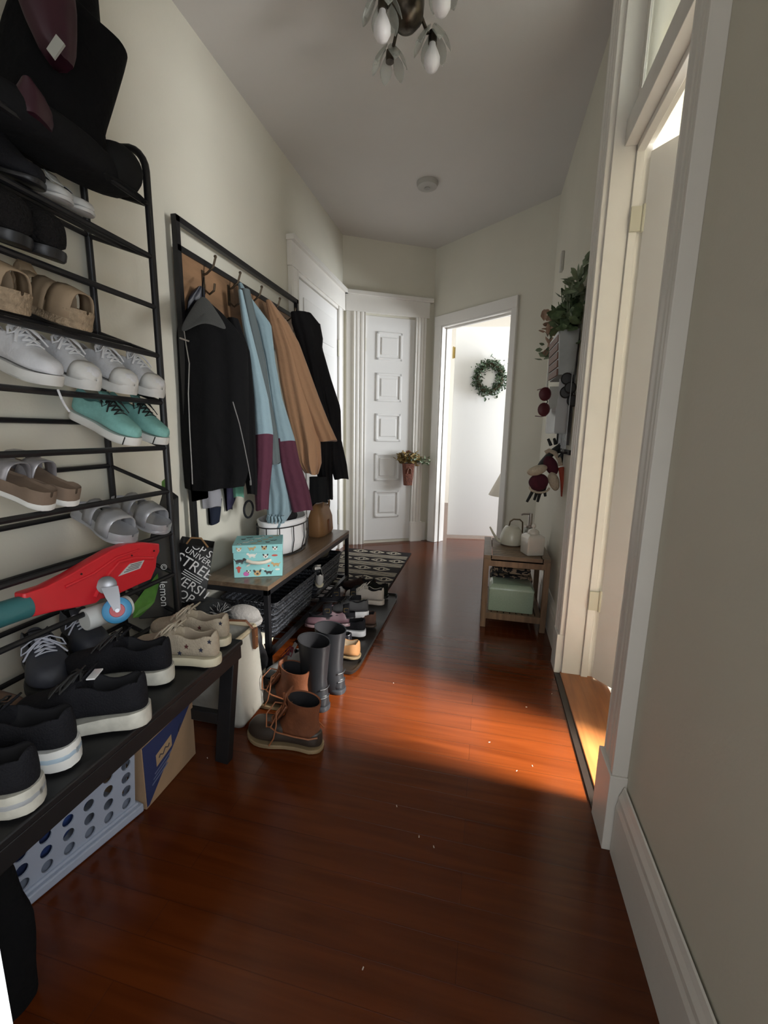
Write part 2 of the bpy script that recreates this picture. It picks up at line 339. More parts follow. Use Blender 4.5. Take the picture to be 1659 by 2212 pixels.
for i, e in enumerate(ends):
    a = LC + Vector((0,0,-.14)); mid = (a+e)/2 + Vector((0,0,.05))
    arm = MB().tube([a.lerp(mid, .1), a.lerp(mid,.6)+Vector((0,0,.02)), mid, mid.lerp(e,.6), e+Vector((0,0,.05))], .007).build('arm', mbz, t)
    m = MB()
    for k in range(6):
        an = 2*PI*k/6; rings = []
        for q in range(7):
            s = q/6; rr = .02 + .055*math.sin(s*1.5); w = .9*math.sin(PI*(.12+.78*s))*.5
            rings.append([e + Vector((rr*math.cos(an+w*j), rr*math.sin(an+w*j), .055-.085*s + .01*abs(j))) for j in (-1,-.5,0,.5,1)])
        m.loft(rings, False, False)
    m.build('glass_shade', mgl, t, solid=.003)
    MB().lathe([(.016,.05),(.018,.03),(.018,.01)], e).build('socket', mbz, t)
    if i != 2: MB().lathe([(.012,.02),(.014,0),(.024,-.02),(.033,-.042),(.033,-.062),(.022,-.082),(.006,-.09)], e).build('bulb', mat('frosted_bulb', (.80,.78,.78), .35), t)
# wall knocker / chime and stray bits on the right wall
MB().box((XR-.02,3.369-.03,2.24),(XR,3.369+.03,2.36)).build('wall_chime', mat('chime_plastic', (.5,.49,.45), .5), bevel=.004)
tag(bpy.data.objects['wall_chime'], 'small white plastic box fixed high on the right wall above the planter', 'door chime')
m = MB(); P = Vector((-0.2104, 0.1200, 0.8873)); m.box((P.x-.16,.085,0),(P.x,.12,2.2)); struct(m.build('door_5', mat('near_trim_paint', (.9,.9,.9), .4)))
# ================================================================ FURNITURE
# black slatted-looking bench near the camera (top z .445)
BX0, BX1, BY0, BY1, BZ = -1.115, -.775, .165, 1.24, .445
t = thing('shoe_bench', 'low black wooden bench covered with shoes along its top', 'bench', ((BX0+BX1)/2,(BY0+BY1)/2,0))
MB().box((BX0,BY0,BZ-.018),(BX1,BY1,BZ)).build('bench_top', M_BLKW, t, bevel=.004)
m = MB()
m.box((BX1-.022,BY0+.01,BZ-.062),(BX1-.002,BY1-.01,BZ-.018)); m.box((BX0+.002,BY0+.01,BZ-.062),(BX0+.022,BY1-.01,BZ-.018))
m.box((BX0+.02,BY1-.035,BZ-.062),(BX1-.02,BY1-.012,BZ-.018)); m.box((BX0+.02,BY0+.012,BZ-.062),(BX1-.02,BY0+.035,BZ-.018))
m.build('apron', M_BLKW, t, bevel=.002)
for sx, xx, xf in ((1, BX1-.03, BX1-.068), (-1, BX0+.03, BX0+.055)):
    for yy, yf in ((BY1-.03, BY1-.045), (BY0+.03, BY0+.045)):
        MB().bar((xx, yy, BZ-.02), (xf, yf, 0), .05, .034, up=(0,1,0)).build('leg', M_BLKW, t, bevel=.003)
for yy in (BY1-.042, BY0+.042): MB().box((BX0+.05,yy-.012,.145),(BX1-.06,yy+.012,.185)).build('stretcher', M_BLKW, t, bevel=.002)
# hall tree
HX0, HX1, HY0, HY1 = -1.365, -.965, 1.775, 3.02
t = thing('hall_tree', 'black metal hall tree with a dark wooden bench seat and hook board', 'hall tree', ((HX0+HX1)/2,(HY0+HY1)/2,0))
M_WAL = wood('walnut_laminate', (.10,.065,.04), (.20,.135,.085), (40,2.5,40), .30)
M_BRD = wood('hook_board_wood', (.15,.085,.045), (.30,.17,.09), (40,4,14), .5)
MB().box((HX0+.03,HY0,.405),(HX1,HY1,.428)).build('seat', M_WAL, t, bevel=.002)
for y in (HY0+.013, HY1-.013):
    MB().box((HX0,y-.0125,0),(HX0+.025,y+.0125,2.045)).build('post', M_BLK, t, bevel=.001)
    MB().box((HX1-.027,y-.0125,0),(HX1-.002,y+.0125,.405)).build('leg', M_BLK, t, bevel=.001)
m = MB(); m.box((HX1-.027,HY0,.38),(HX1-.002,HY1,.405)); m.box((HX0,HY0,.38),(HX0+.025,HY1,.405))
for y in (HY0, HY1-.025): m.box((HX0,y,.38),(HX1-.002,y+.025,.405)); m.box((HX0,y,.06),(HX1-.002,y+.025,.085))
m.box((HX1-.027,HY0,.06),(HX1-.002,HY1,.085)); m.box((HX0,HY0,.06),(HX0+.025,HY1,.085)); m.build('bench_frame', M_BLK, t, bevel=.001)
m = MB()
for k in range(16): m.box((HX0+.02,HY0+.03+k*.075,.066),(HX1-.02,HY0+.036+k*.075,.072))
m.build('wire_shelf', M_BLK, t)
MB().box((HX0,HY0,2.02),(HX0+.025,HY1,2.045)).build('top_rail', M_BLK, t)
MB().box((HX0,HY0,1.905),(HX0+.025,HY1,1.93)).build('hook_rail', M_BLK, t)
MB().box((HX0+.003,HY0+.025,1.66),(HX0+.018,HY1-.025,1.905)).build('hook_board', M_BRD, t)
for k, y in enumerate((1.95, 2.16, 2.38, 2.60, 2.82)):
    x = HX0+.02
    m = MB(); m.tube([(x,y,1.86),(x+.02,y,1.865),(x+.055,y,1.89),(x+.07,y,1.93)], .005, 6); m.tube([(x,y,1.80),(x+.03,y,1.775),(x+.055,y,1.79),(x+.06,y,1.82)], .005, 6)
    m.ball((x+.07,y,1.935), .008, 8); m.box((x-.003,y-.01,1.78),(x+.002,y+.01,1.88)); m.build('hook', mat('dark_bronze_hook', (.10,.075,.05), .35, metal=.8), t)
# tiered shoe rack
RF, RR, RY1, RY0 = -1.13, -1.38, 1.365, .34
t = thing('shoe_rack', 'tall black metal tiered shoe rack with slanted rails against the left wall', 'shoe rack', ((RF+RR)/2,(RY0+RY1)/2,0))
for y in (RY1, RY0):
    MB().tube([(RF,y,0),(RF,y,1.97)] + [(RF-.075+.075*math.cos(a), y, 1.97+.075*math.sin(a)) for a in [PI/2*k/6 for k in range(1,7)]] + [(RF-.13,y,2.052)], .0115, 12).build('front_post', M_BLK, t)
    MB().tube([(RR,y,0),(RR,y,2.03),(RR+.02,y,2.05),(RR+.12,y,2.052)], .0115, 12).build('rear_post', M_BLK, t)
SHZ = [1.871 - .158*k for k in range(12)]
for k, z in enumerate(SHZ):
    m = MB(); m.tube([(RF,RY0,z),(RF,RY1,z)], .0085, 8); m.tube([(RR,RY0,z+.085),(RR,RY1,z+.085)], .0085, 8)
    for y in (RY0, RY1): m.tube([(RR,y,z+.085),(RF,y,z)], .0075, 8)
    if k < 4: m.tube([(RF-.115,RY0,z+.04),(RF-.115,RY1,z+.04)], .0075, 8)
    m.build('shelf', M_BLK, t)
# slatted wooden side table on the right wall
TX0, TX1, TY0, TY1, TZ = .018, .392, 2.55, 3.03, .45
t = thing('side_table', 'small slatted wooden table with a lower shelf by the right wall', 'side table', ((TX0+TX1)/2,(TY0+TY1)/2,0))
M_OAK = wood('grey_brown_oak', (.13,.085,.05), (.24,.16,.10), (8,40,8), .42); M_OAK2 = wood('oak_leg', (.15,.09,.05), (.27,.17,.10), (40,40,4), .5)
m = MB(); n = 9
m.box((TX0,TY0,TZ-.02),(TX0+.045,TY1,TZ)); m.box((TX1-.045,TY0,TZ-.02),(TX1,TY1,TZ))
for k in range(13): y = TY0 + .006 + k*.0365; m.box((TX0+.05,y,TZ-.018),(TX1-.05,y+.029,TZ-.002))
m.box((TX0+.04,TY0,TZ-.03),(TX1-.04,TY0+.005,TZ)); m.build('tabletop', M_OAK, t)
m = MB(); m.box((TX0+.03,TY0,TZ-.065),(TX1-.03,TY0+.018,TZ-.02)); m.box((TX0+.03,TY1-.018,TZ-.065),(TX1-.03,TY1,TZ-.02)); m.box((TX0,TY0+.03,TZ-.055),(TX0+.018,TY1-.03,TZ-.02)); m.box((TX1-.018,TY0+.03,TZ-.055),(TX1,TY1-.03,TZ-.02)); m.build('apron', M_OAK2, t, bevel=.002)
for x in (TX0, TX1-.032):
    for y in (TY0, TY1-.032): MB().box((x,y,0),(x+.032,y+.032,TZ-.02)).build('leg', M_OAK2, t, bevel=.002)
m = MB()
for k in range(9): x = TX0+.03+k*.036; m.box((x,TY0+.02,.078),(x+.029,TY1-.02,.092))
m.build('lower_shelf', M_OAK2, t)
m = MB(); m.box((TX0+.03,TY0,.055),(TX1-.03,TY0+.018,.095)); m.box((TX0+.03,TY1-.018,.055),(TX1-.03,TY1,.095)); m.build('shelf_rail', M_OAK2, t, bevel=.002)
# ---- on the side table
def squarering(c, hx, hy, z, r=.2, n=5):
    out = []
    for q in range(4):
        for k in range(n):
            a = PI/2*(q + k/(n-1)); sx = (1,-1,-1,1)[q]; sy = (1,1,-1,-1)[q]
            out.append(Vector((c[0]+sx*hx*(1-r)+hx*r*math.cos(a), c[1]+sy*hy*(1-r)+hy*r*math.sin(a), z)))
    return out
def rotring(ring, c, a):
    M = Matrix.Rotation(a, 3, 'Z'); c = Vector((c[0],c[1],0)); return [M @ (p-c) + c for p in ring]
cc = (.295,2.66); t = thing('ceramic_canister', 'square white ceramic canister with a knobbed lid at the front of the slatted table', 'canister', (*cc,TZ))
M_CER = mat('glazed_ceramic', (.72,.68,.60), .22, coat=.5, var=.05, vscale=20)
rg = lambda h, z, r=.12: rotring(squarering(cc, h, h, TZ+z, r), cc, .35)
MB().loft([rg(.048,0), rg(.051,.005), rg(.052,.10), rg(.050,.112), rg(.035,.122), rg(.030,.124)]).build('body', M_CER, t, angle=60)
MB().lathe([(.032,.124),(.034,.13),(.030,.142),(.018,.15),(.006,.155),(.006,.158),(.013,.166),(.013,.174),(.007,.182),(.001,.183)], (*cc,TZ)).build('lid', M_CER, t)
cc = (.185,2.86); t = thing('watering_can', 'round off-white enamel watering can with a long thin spout and wire handle', 'watering can', (*cc,TZ))
M_EN = mat('enamel_cream', (.62,.60,.50), .3, coat=.4)
MB().lathe([(.055,0),(.068,.006),(.073,.03),(.070,.06),(.058,.095),(.042,.118),(.030,.122)], (*cc,TZ)).build('body', M_EN, t)
MB().tube([(cc[0]-.06,cc[1]-.01,TZ+.012),(cc[0]-.085,cc[1]-.02,TZ+.025),(cc[0]-.115,cc[1]-.03,TZ+.07),(cc[0]-.14,cc[1]-.035,TZ+.115)], lambda s: .011-.006*s, 10).build('spout', M_EN, t)
MB().tube([(cc[0]-.02,cc[1],TZ+.12),(cc[0]-.015,cc[1],TZ+.15),(cc[0]+.005,cc[1],TZ+.166),(cc[0]+.045,cc[1],TZ+.166),(cc[0]+.062,cc[1],TZ+.15),(cc[0]+.066,cc[1]-.0,TZ+.06)], .005, 8).build('handle', mat('bronze_wire', (.16,.12,.08), .35, metal=.8), t)
cc = (.30,2.93); t = thing('soap_pump_bottle', 'pump bottle with a steel pump head standing behind the square canister', 'pump bottle', (*cc,TZ))
MB().lathe([(.036,0),(.038,.005),(.038,.09),(.03,.105),(.022,.11)], (*cc,TZ)).build('bottle', mat('clear_greyish_glass', (.5,.5,.45), .15, alpha=.75), t)
m = MB(); m.lathe([(.034,.108),(.034,.118),(.014,.122),(.014,.15),(.014,.20)], (*cc,TZ)); m.tube([(cc[0],cc[1],TZ+.193),(cc[0]-.05,cc[1]-.01,TZ+.193),(cc[0]-.06,cc[1]-.012,TZ+.186)], .006); m.build('pump', mat('brushed_steel', (.5,.45,.42), .3, metal=1), t)
t = thing('tin_box', 'pale mint green metal tin with a sloping lid on the lower shelf of the table', 'tin', (.19,2.68,.095))
M_MNT = mat('mint_speckled_tin', (.36,.47,.36), .28, col2=(.32,.42,.32), vscale=120, coat=.3)
cc = (.190,2.68); rg = lambda h, d, z, r=.06: squarering(cc, h, d, .095+z, r)
MB().loft([rg(.128,.09,0), rg(.13,.092,.004), rg(.13,.092,.135)]).build('body', M_MNT, t, angle=50)
MB().loft([rg(.132,.094,.133), rg(.132,.094,.142), rg(.112,.076,.165), rg(.108,.072,.167)]).build('lid', M_MNT, t, angle=50)
def leopard(nt, b):
    tc = nt.nodes.new('ShaderNodeTexCoord'); v = nt.nodes.new('ShaderNodeTexNoise'); v.inputs['Scale'].default_value = 26; v.inputs['Detail'].default_value = 1.5; v.inputs['Distortion'].default_value = 1.2
    mp = nt.nodes.new('ShaderNodeMapping'); mp.inputs['Scale'].default_value = (1,1,1.7)
    r = nt.nodes.new('ShaderNodeValToRGB'); r.color_ramp.interpolation = 'CONSTANT'; r.color_ramp.elements[0].color = (.012,.012,.015,1); r.color_ramp.elements[1].position = .5; r.color_ramp.elements[1].color = (.36,.27,.19,1)
    nt.links.new(tc.outputs['Object'], mp.inputs[0]); nt.links.new(mp.outputs[0], v.inputs['Vector']); nt.links.new(v.outputs['Fac'], r.inputs[0]); nt.links.new(r.outputs[0], b.inputs['Base Color']); b.inputs['Roughness'].default_value = .9
M_LEO = node_mat('black_tan_fleece', leopard)
def cushion(name, c, h, mats, label, cat, group=None, wav=.004, seed=1):
    random.seed(seed); m = MB(); rings = []
    for z, k in ((0,.90),(.12,.985),(.5,1),(.88,.985),(1,.9)):
        ring = squarering((c[0],c[1]), h[0]*k, h[1]*k, c[2]+h[2]*z, .3, 6)
        rings.append([p + Vector((random.uniform(-wav,wav),random.uniform(-wav,wav),random.uniform(-wav,wav))) for p in ring])
    m.loft(rings); return tag(m.build(name, mats, sub=1), label, cat, group)
cushion('folded_blanket', (.195,2.86,.096), (.128,.085,.055), M_LEO, 'folded black and tan patterned fleece behind the mint tin, at the bottom of the pile', 'blanket', 'folded fleeces on the table shelf', seed=2)
cushion('folded_blanket', (.195,2.85,.153), (.130,.10,.06), M_LEO, 'folded black and tan patterned fleece, middle of the pile behind the mint tin', 'blanket', 'folded fleeces on the table shelf', seed=3)
cushion('folded_blanket', (.195,2.84,.215), (.132,.11,.06), M_LEO, 'folded black and tan patterned fleece seen just above the mint tin', 'blanket', 'folded fleeces on the table shelf', seed=4)
cushion('folded_blanket', (.195,2.85,.277), (.12,.10,.045), M_LEO, 'top folded black and tan patterned fleece of the pile under the slatted tabletop', 'blanket', 'folded fleeces on the table shelf', seed=5)
cushion('leather_pouch', (.22,2.86,.324), (.09,.07,.045), mat('dark_brown_leather', (.10,.045,.03), .5), 'dark reddish brown pouch on top of the patterned fleeces', 'pouch', seed=6)
# ---- rug
t = thing('rug', 'black and cream striped rug with diamond motifs beyond the boot tray', 'rug', (-.97,3.60,0))
MB().box((-1.31,3.0,.001),(-.655,4.02,.008)).build('pile_base', mat('rug_black', (.022,.018,.018), .95), t, smooth=False)
m = MB(); z = .0085; y = 3.03; cr = 0
def stripe(y0, y1): m.box((-1.30,y0,.008),(-.665,y1,.0092))
for row in range(4):
    y0 = 3.035 + row*.25
    for k in range(4): stripe(y0+k*.026, y0+k*.026+.011)
    yc = y0 + .17
    for k in range(4 - row % 2):
        xc = -1.23 + k*.165 + (.083 if row % 2 else 0)
        for s in (1,-1):
            for q in (1,-1): m.bar((xc+s*.07,yc,z),(xc,yc+q*.045,z), .016, .0012)
            m.bar((xc+s*.02,yc-.012,z),(xc+s*.02,yc+.012,z), .012, .0012)
m.build('woven_pattern', mat('rug_cream', (.42,.37,.29), .95), t, smooth=False)
# ---- boot tray
t = tag(MB().loft([squarering((-.72,2.36), .17*k, .53*k2, z, .18, 5) for k, k2, z in ((.96,.985,.001),(1,1,.004),(1.02,1.008,.022),(.99,.998,.022),(.95,.98,.007))]).build('boot_tray', mat('black_tray_plastic', (.02,.017,.015), .3)), 'long black plastic boot tray full of shoes in front of the hall tree', 'boot tray')
# ================================================================ FOOTWEAR
HW = [(0,.03),(.015,.38),(.05,.58),(.12,.70),(.3,.66),(.45,.72),(.6,.92),(.72,1),(.82,.95),(.9,.80),(.955,.58),(.985,.34),(1,.04)]
SS = [0,.015,.04,.075,.12,.18,.25,.32,.38,.43,.48,.54,.6,.67,.74,.81,.87,.92,.955,.985,1]
TOPL = [(0,.072),(.04,.086),(.1,.075),(.22,.058),(.33,.062),(.42,.082),(.48,.088),(.56,.074),(.68,.056),(.8,.047),(.9,.040),(.96,.032),(1,.012)]
def cx_(s, bow): return bow * math.sin(PI*min(1,max(0,(s-.25)/.75)))
def foot_mesh(L, W, top, base, opn=(.04,.09,.40,.47), bow=.004, toez=.008, hk=1.0):
    m = MB(); rings = []
    for s in SS:
        w = tab(HW, s)*W/2; c = tab(top, s)*hk; zb = base + toez*max(0,(s-.75)/.25)**2
        a, b, cc, d = opn; o = 0 if s <= a or s >= d else ((s-a)/(b-a) if s < b else (1 if s <= cc else (d-s)/(d-cc)))
        U = [(-1,0),(-1.05,.35),(-1.0,.7),(-.88,1),(-.76,.99),(-.72,.6),(-.62,.22),(-.25,.16),(.25,.16),(.62,.22),(.72,.6),(.76,.99),(.88,1),(1.0,.7),(1.05,.35),(1,0)]
        A = []
        for k in range(16):
            th = PI*(1 - k/15); A.append((math.copysign(abs(math.cos(th))**.62, math.cos(th)), abs(math.sin(th))**.75))
        yc = cx_(s, bow)
        rings.append([Vector((s*L, yc + w*lerp(A[k][0],U[k][0],o), zb + c*lerp(A[k][1],U[k][1],o))) for k in range(16)])
    m.loft(rings)
    n = len(SS)
    for i, f in enumerate(m.f):
        if i < (n-1)*16:
            s = SS[i//16]; k = i % 16
            if opn[0] <= s < opn[2] and 4 <= k <= 10: m.m[i] = 1
    return m
def sole_mesh(L, W, t, heel=0, bow=.004, toez=.008, ov=1.06, mi=0, lip=0, z0=0, groove=False):
    m = MB(); rings = []
    for s in SS:
        w = max(tab(HW, s)*W/2*ov, .004); x = L*(-.012 + s*1.022); tz = toez*max(0,(s-.75)/.25)**2; zt = z0+t+tz+lip*(1 if s<.1 or s>.9 else 0) + heel*max(0,1-s/.5); yc = cx_(s, bow)
        ar = 0 if not heel else 0
        rings.append([Vector((x, yc+w*a, lerp(z0+tz, zt, b))) for a, b in ((-.9,0),(-1,.2),(-1,.8),(-.94,1),(.94,1),(1,.8),(1,.2),(.9,0))])
    m.loft(rings, mi=mi); return m
def topz(top, s, base, hk=1): return base + tab(top, s)*hk
def lace_mesh(L, W, top, base, hk=1, r=.0024, s0=.45, s1=.68, n=5, bowloops=True, seed=0, messy=0):
    random.seed(seed); m = MB()
    def P(s, y, dz=.004): 
        w = tab(HW, s)*W/2; k = min(1, abs(y)/max(w,.001)); return Vector((s*L, cx_(s,.004)+y, topz(top,s,base,hk)*1 - tab(top,s)*hk*(1-math.sqrt(max(0,1-k**2.6)))*.9 + dz))
    for i in range(n):
        s = lerp(s0, s1, i/(n-1)); h = .020 + .001*i
        m.tube([P(s, -h), P(s+.006, -h*.5, .005), P(s+.008, 0, .006), P(s+.006, h*.5, .005), P(s, h)], r, 6, flat=.6)
        if i < n-1:
            s2 = lerp(s0, s1, (i+1)/(n-1))
            m.tube([P(s, -h), P((s+s2)/2, 0, .008), P(s2, h)], r, 6, flat=.6); m.tube([P(s, h), P((s+s2)/2, 0, .009), P(s2, -h)], r, 6, flat=.6)
    if bowloops:
        b = P(s0+.03, 0, .008)
        for sg in (1,-1):
            q = lambda dx, dy, dz: b + Vector((dx*L, sg*dy*W, dz))
            j = lambda: random.uniform(-.3,.3)*messy
            m.tube([b, q(-.01+.05*j(),.18,.002), q(.03,.40+.1*j(),-.012), q(.08,.46,-.026), q(.09,.34,-.018), q(.05,.15,-.004), b], r, 6, flat=.7)
            m.tube([b, q(.06,.15,-.006), q(.12+.05*j(),.32,-.02), q(.16+.1*j(),.45,-.036)], r, 6, flat=.7)
    return m
def orient(t, toe, L, yaw, pitch, roll=0):
    """place thing so that the toe (x=L) sits at 'toe'"""
    t.rotation_euler = (roll, pitch, yaw); R = Euler((roll, pitch, yaw)).to_matrix(); t.location = Vector(toe) - R @ Vector((L,0,0))
M_LIN = mat('shoe_lining_dark', (.02,.02,.022), .9)
def shoe(name, label, cat, toe, yaw, L=.27, W=.098, up=None, sole=None, lining=None, lace=None, pitch=0, roll=0, st=.024, heel=0, hk=1, top=None, group=None, toecap=None, bow=True, seed=0, lip=0, r=.0024, extra=None, opn=(.04,.09,.40,.47), mid=None, messy=0):
    top = top or TOPL; t = thing(name, label, cat, group=group)
    foot_mesh(L, W, top, st+heel*.3, hk=hk, opn=opn).build('upper', [up, lining or M_LIN], t, local=True, sub=1)
    sole_mesh(L, W, st, heel, lip=lip).build('sole', sole, t, local=True)
    if mid: sole_mesh(L, W, st*.35, ov=1.09, z0=st*.55).build('midsole_stripe', mid, t, local=True)
    if toecap:
        m = MB(); rings = []
        for s in (.80,.85,.9,.94,.97,.99,1.0):
            w = tab(HW, s)*W/2*1.03; rings.append([Vector((s*L*1.002, cx_(s,.004)+w*math.copysign(abs(math.cos(a))**.62, math.cos(a)), st + (tab(top,s)*hk+.002)*math.sin(a)**.75)) for a in [PI*k/10 for k in range(11)]])
        m.loft(rings, False, False); m.build('toe_cap', toecap, t, local=True, solid=.002)
    if lace: lace_mesh(L, W, top, st+heel*.3, hk, r, bowloops=bow, seed=seed, messy=messy).build('laces', lace, t, local=True)
    if opn[1] < .2:  # tongue
        m = MB(); m.loft([[Vector((x*L, y*W, z+.0)) for y in (-.20,-.1,0,.1,.20)] for x, z in ((.38,st+.105*hk),(.42,st+.094*hk),(.47,st+.082*hk),(.52,st+.074*hk))], False, False)
        m.build('tongue', up, t, local=True, solid=.004)
    orient(t, toe, L, yaw, pitch, roll)
    if extra: extra(t, L, W, st)
    return t
def band(m, L, W, s0, s1, h0, h1, base, ov=1.02, n=9, side=0, mi=0):
    rings = []
    for q in range(4):
        s = lerp(s0, s1, q/3); h = lerp(h0, h1, q/3); w = tab(HW, min(max(s,.05),.93))*W/2*ov
        rings.append([Vector((s*L + side*math.sin(PI*k/(n-1))*L, w*math.copysign(abs(math.cos(PI*(1-k/(n-1))))**.6, math.cos(PI*(1-k/(n-1)))), base*.5 + (h+base*.5)*math.sin(PI*k/(n-1))**.7)) for k in range(n)])
    m.loft(rings, False, False, mi)
def sandal(name, label, toe, yaw, L=.26, W=.098, bed=None, sole=None, strap=None, pitch=0, roll=0, straps=((.30,.50),(.62,.84)), st=.03, group=None, h=.052, buckle=None):
    t = thing(name, label, 'sandal', group=group)
    sole_mesh(L, W, st*.4, toez=.004).build('sole', sole, t, local=True)
    m = MB(); rings = []
    for s in SS:
        w = max(tab(HW, s)*W/2*1.03, .004); x = L*(-.008+s*1.016); yc = cx_(s,.004); tz = .004*max(0,(s-.75)/.25)**2
        e = .012 if s < .25 else .006
        rings.append([Vector((x, yc+w*a, st*.4+tz+b)) for a, b in ((-1,0),(-1.02,st*.6),(-.95,st*.6+e),(-.82,st*.6),(-.3,st*.6-.003),(.3,st*.6-.003),(.82,st*.6),(.95,st*.6+e),(1.02,st*.6),(1,0))])
    m.loft(rings); m.build('footbed', bed, t, local=True)
    for a, b in straps:
        m = MB(); band(m, L, W, a, b, h, h*.85, st, n=11); m.build('strap', strap, t, local=True, solid=.003)
    if buckle:
        for a, b in straps:
            s = (a+b)/2; w = tab(HW, s)*W/2; m = MB(); m.tube([(s*L-.012,w*1.0,st+.018),(s*L+.012,w*1.0,st+.018),(s*L+.012,w*.93,st+.036),(s*L-.012,w*.93,st+.036)], .0018, 6, True); m.build('buckle', buckle, t, local=True)
    orient(t, toe, L, yaw, pitch, roll); return t
def shaft_mesh(rings_def, seg=20, thick=.008, inner=.5):
    """rings_def: (cx, z, rx, ry[, tilt]) bottom->top, then down inside"""
    def ring(cx, z, rx, ry, tilt=0, dx=0): return [Vector((cx+rx*math.cos(2*PI*k/seg), ry*math.sin(2*PI*k/seg), z + tilt*rx*math.cos(2*PI*k/seg))) for k in range(seg)]
    R = [ring(*d) for d in rings_def]; n = len(R)
    inn = [ring(d[0], d[1]-.002, d[2]-thick, d[3]-thick, *(d[4:])) for d in rings_def[::-1]][:max(2,int(n*inner)+1)]
    m = MB(); m.loft(R + inn, cap=False); c = len(R)*0
    tot = (len(R)+len(inn)); m.f.append([(tot-1)*seg + k for k in range(seg)]); m.m.append(1)
    for i in range(len(m.f)-1):
        if i >= n*seg: m.m[i] = 1
    return m
# ---------- colours
M_WSN = mat('white_canvas', (.66,.66,.68), .75, var=.12, vscale=30, bump=.2, bscale=150); M_WSO = mat('white_rubber', (.70,.69,.66), .55, var=.15, vscale=20)
M_WL = mat('white_lace', (.72,.72,.74), .8)
M_MINT = mat('mint_mesh', (.24,.52,.48), .7, var=.1, vscale=80, bump=.2, bscale=300); M_MSO = mat('offwhite_foam', (.75,.74,.70), .6)
M_BLS = mat('black_knit', (.011,.011,.0135), .8, bump=.3, bscale=250); M_BLL = mat('black_lace', (.012,.012,.012), .7)
M_CRM = mat('cream_rubber', (.66,.60,.44), .55, var=.1); M_CRS = mat('worn_cream_rubber', (.62,.60,.52), .5, var=.2, vscale=40)
# ---------- shelf shoes : toe pixel rays on the rack front plane
PT = math.atan2(.085, .25)
def shelf(k, y, dx=0): return (-1.10+dx, y, SHZ[k]+.006 - .0*dx)
# white sneakers (4 shoes) on shelf 5 (index 4)
wy = [1.317, 1.195, 1.057, 0.940]
for i, (y, lb) in enumerate(zip(wy, ('white lace-up canvas sneaker at the far end of its shoe rack tier', 'white canvas sneaker second from the far end of its tier', 'white lace-up sneaker third from the far end of its tier', 'white sneaker nearest the camera on the rack tier of white sneakers'))):
    shoe('sneaker', lb, 'sneaker', shelf(4, y), .0, L=.265, W=.096, up=M_WSN, sole=M_WSO, lining=mat('beige_lining', (.35,.32,.30), .8), lace=M_WL, pitch=PT, seed=i, group='white sneakers on the shoe rack', st=.028, toecap=M_WSO if i != 3 else None, r=.0034, messy=.6)
m = MB(); m.tube([(-1.1200, 0.9649, 1.2460), (-1.1100, 0.9638, 1.2220), (-1.1200, 0.9799, 1.2074), (-1.1200, 0.9915, 1.1909)], .003, 6); tag(m.build('shoelace', M_WL), 'loose white shoelace end dangling from the white sneakers over the mint shoes', 'shoelace')
# mint runners on shelf index 5
def mint_extra(t, L, W, st):
    m = MB()
    for s in (.93,): 
        w = tab(HW, s)*W/2*1.09; m.tube([(s*L, -w, .004), (s*L+.004, -w, st+.004)], .0018, 6)
    m.build('sole_mark', M_BLL, t, local=True)
for y, lb in ((1.321, 'mint green running shoe nearest the far rack post'), (1.192, 'mint green running shoe in front of its mate, heel hooked over the rear rail')):
    shoe('running_shoe', lb, 'running shoe', shelf(5, y), -.08, L=.272, W=.09, up=M_MINT, sole=M_MSO, lining=mat('mint_lining', (.20,.42,.42), .8), lace=M_BLL, pitch=PT+.03, group='mint running shoes', st=.026, hk=.95, extra=mint_extra, r=.0022)
# brown cork mules index 6, heels outward
M_CORK = mat('cork', (.20,.12,.07), .8, var=.3, vscale=90); M_SUE = mat('brown_suede_footbed', (.22,.155,.11), .85, var=.15, vscale=20); M_SLV = mat('silver_leather', (.42,.40,.42), .35, metal=.5, var=.2)
for y, lb in ((0.966, 'cork sandal with brown footbed further along its rack tier'), (0.895, 'cork sandal with brown footbed and silver strap nearest the camera')):
    o = sandal('cork_sandal', lb, (-1.355,y,SHZ[6]+.092), PI, L=.255, W=.092, bed=M_SUE, sole=M_MSO, strap=M_SLV, pitch=-PT, st=.04, group='cork sandals on the rack', straps=((.42,.62),(.68,.88)))
# silver plastic two-strap sandals index 7
M_SPL = mat('silver_eva', (.40,.40,.42), .35, metal=.25, var=.08, vscale=15)
for y, x, lb in ((1.293, -1.10, 'silver grey two-strap plastic sandal beside the far rack post'), (1.138, -1.10, 'silver grey two-strap plastic sandal above the red caster board')):
    sandal('slide_sandal', lb, (x,y,SHZ[7]+.012), -.16, L=.262, W=.1, bed=M_SPL, sole=M_SPL, strap=M_SPL, pitch=PT, group='silver sandals on the rack', straps=((.28,.46),(.58,.82)), st=.03, h=.055, buckle=M_SPL)
# tan platform sandals index 3
M_TANL = mat('tan_suede', (.36,.26,.165), .75, var=.12, vscale=25); M_JUTE = mat('jute_rope', (.42,.31,.20), .85, var=.35, vscale=60, bump=.8, bscale=120)
for y, lb in ((1.045, 'tan strappy platform sandal in full view on the rack'), (0.871, 'tan platform sandal cut off by the left edge of the view')):
    o = sandal('platform_sandal', lb, (-1.10,y,SHZ[3]+.01), -.05, L=.25, W=.1, bed=M_JUTE, sole=M_JUTE, strap=M_TANL, pitch=PT, group='tan platform sandals', straps=((.08,.26),(.34,.62),(.66,.93)), st=.045, h=.060)
    m = MB(); band(m, .25, .1, .02, .12, .085, .06, .045); m.build('heel_strap', M_TANL, o, local=True, solid=.004)
    m = MB(); m.loft([[Vector((s*.25, tab(HW,s)*.05*.9*k, .0355)) for k in (-1,-.5,0,.5,1)] for s in (.06,.2,.4,.6,.8,.94)], False, False); m.build('insole', mat('maroon_footbed', (.10,.03,.035), .7), o, local=True, solid=.003)
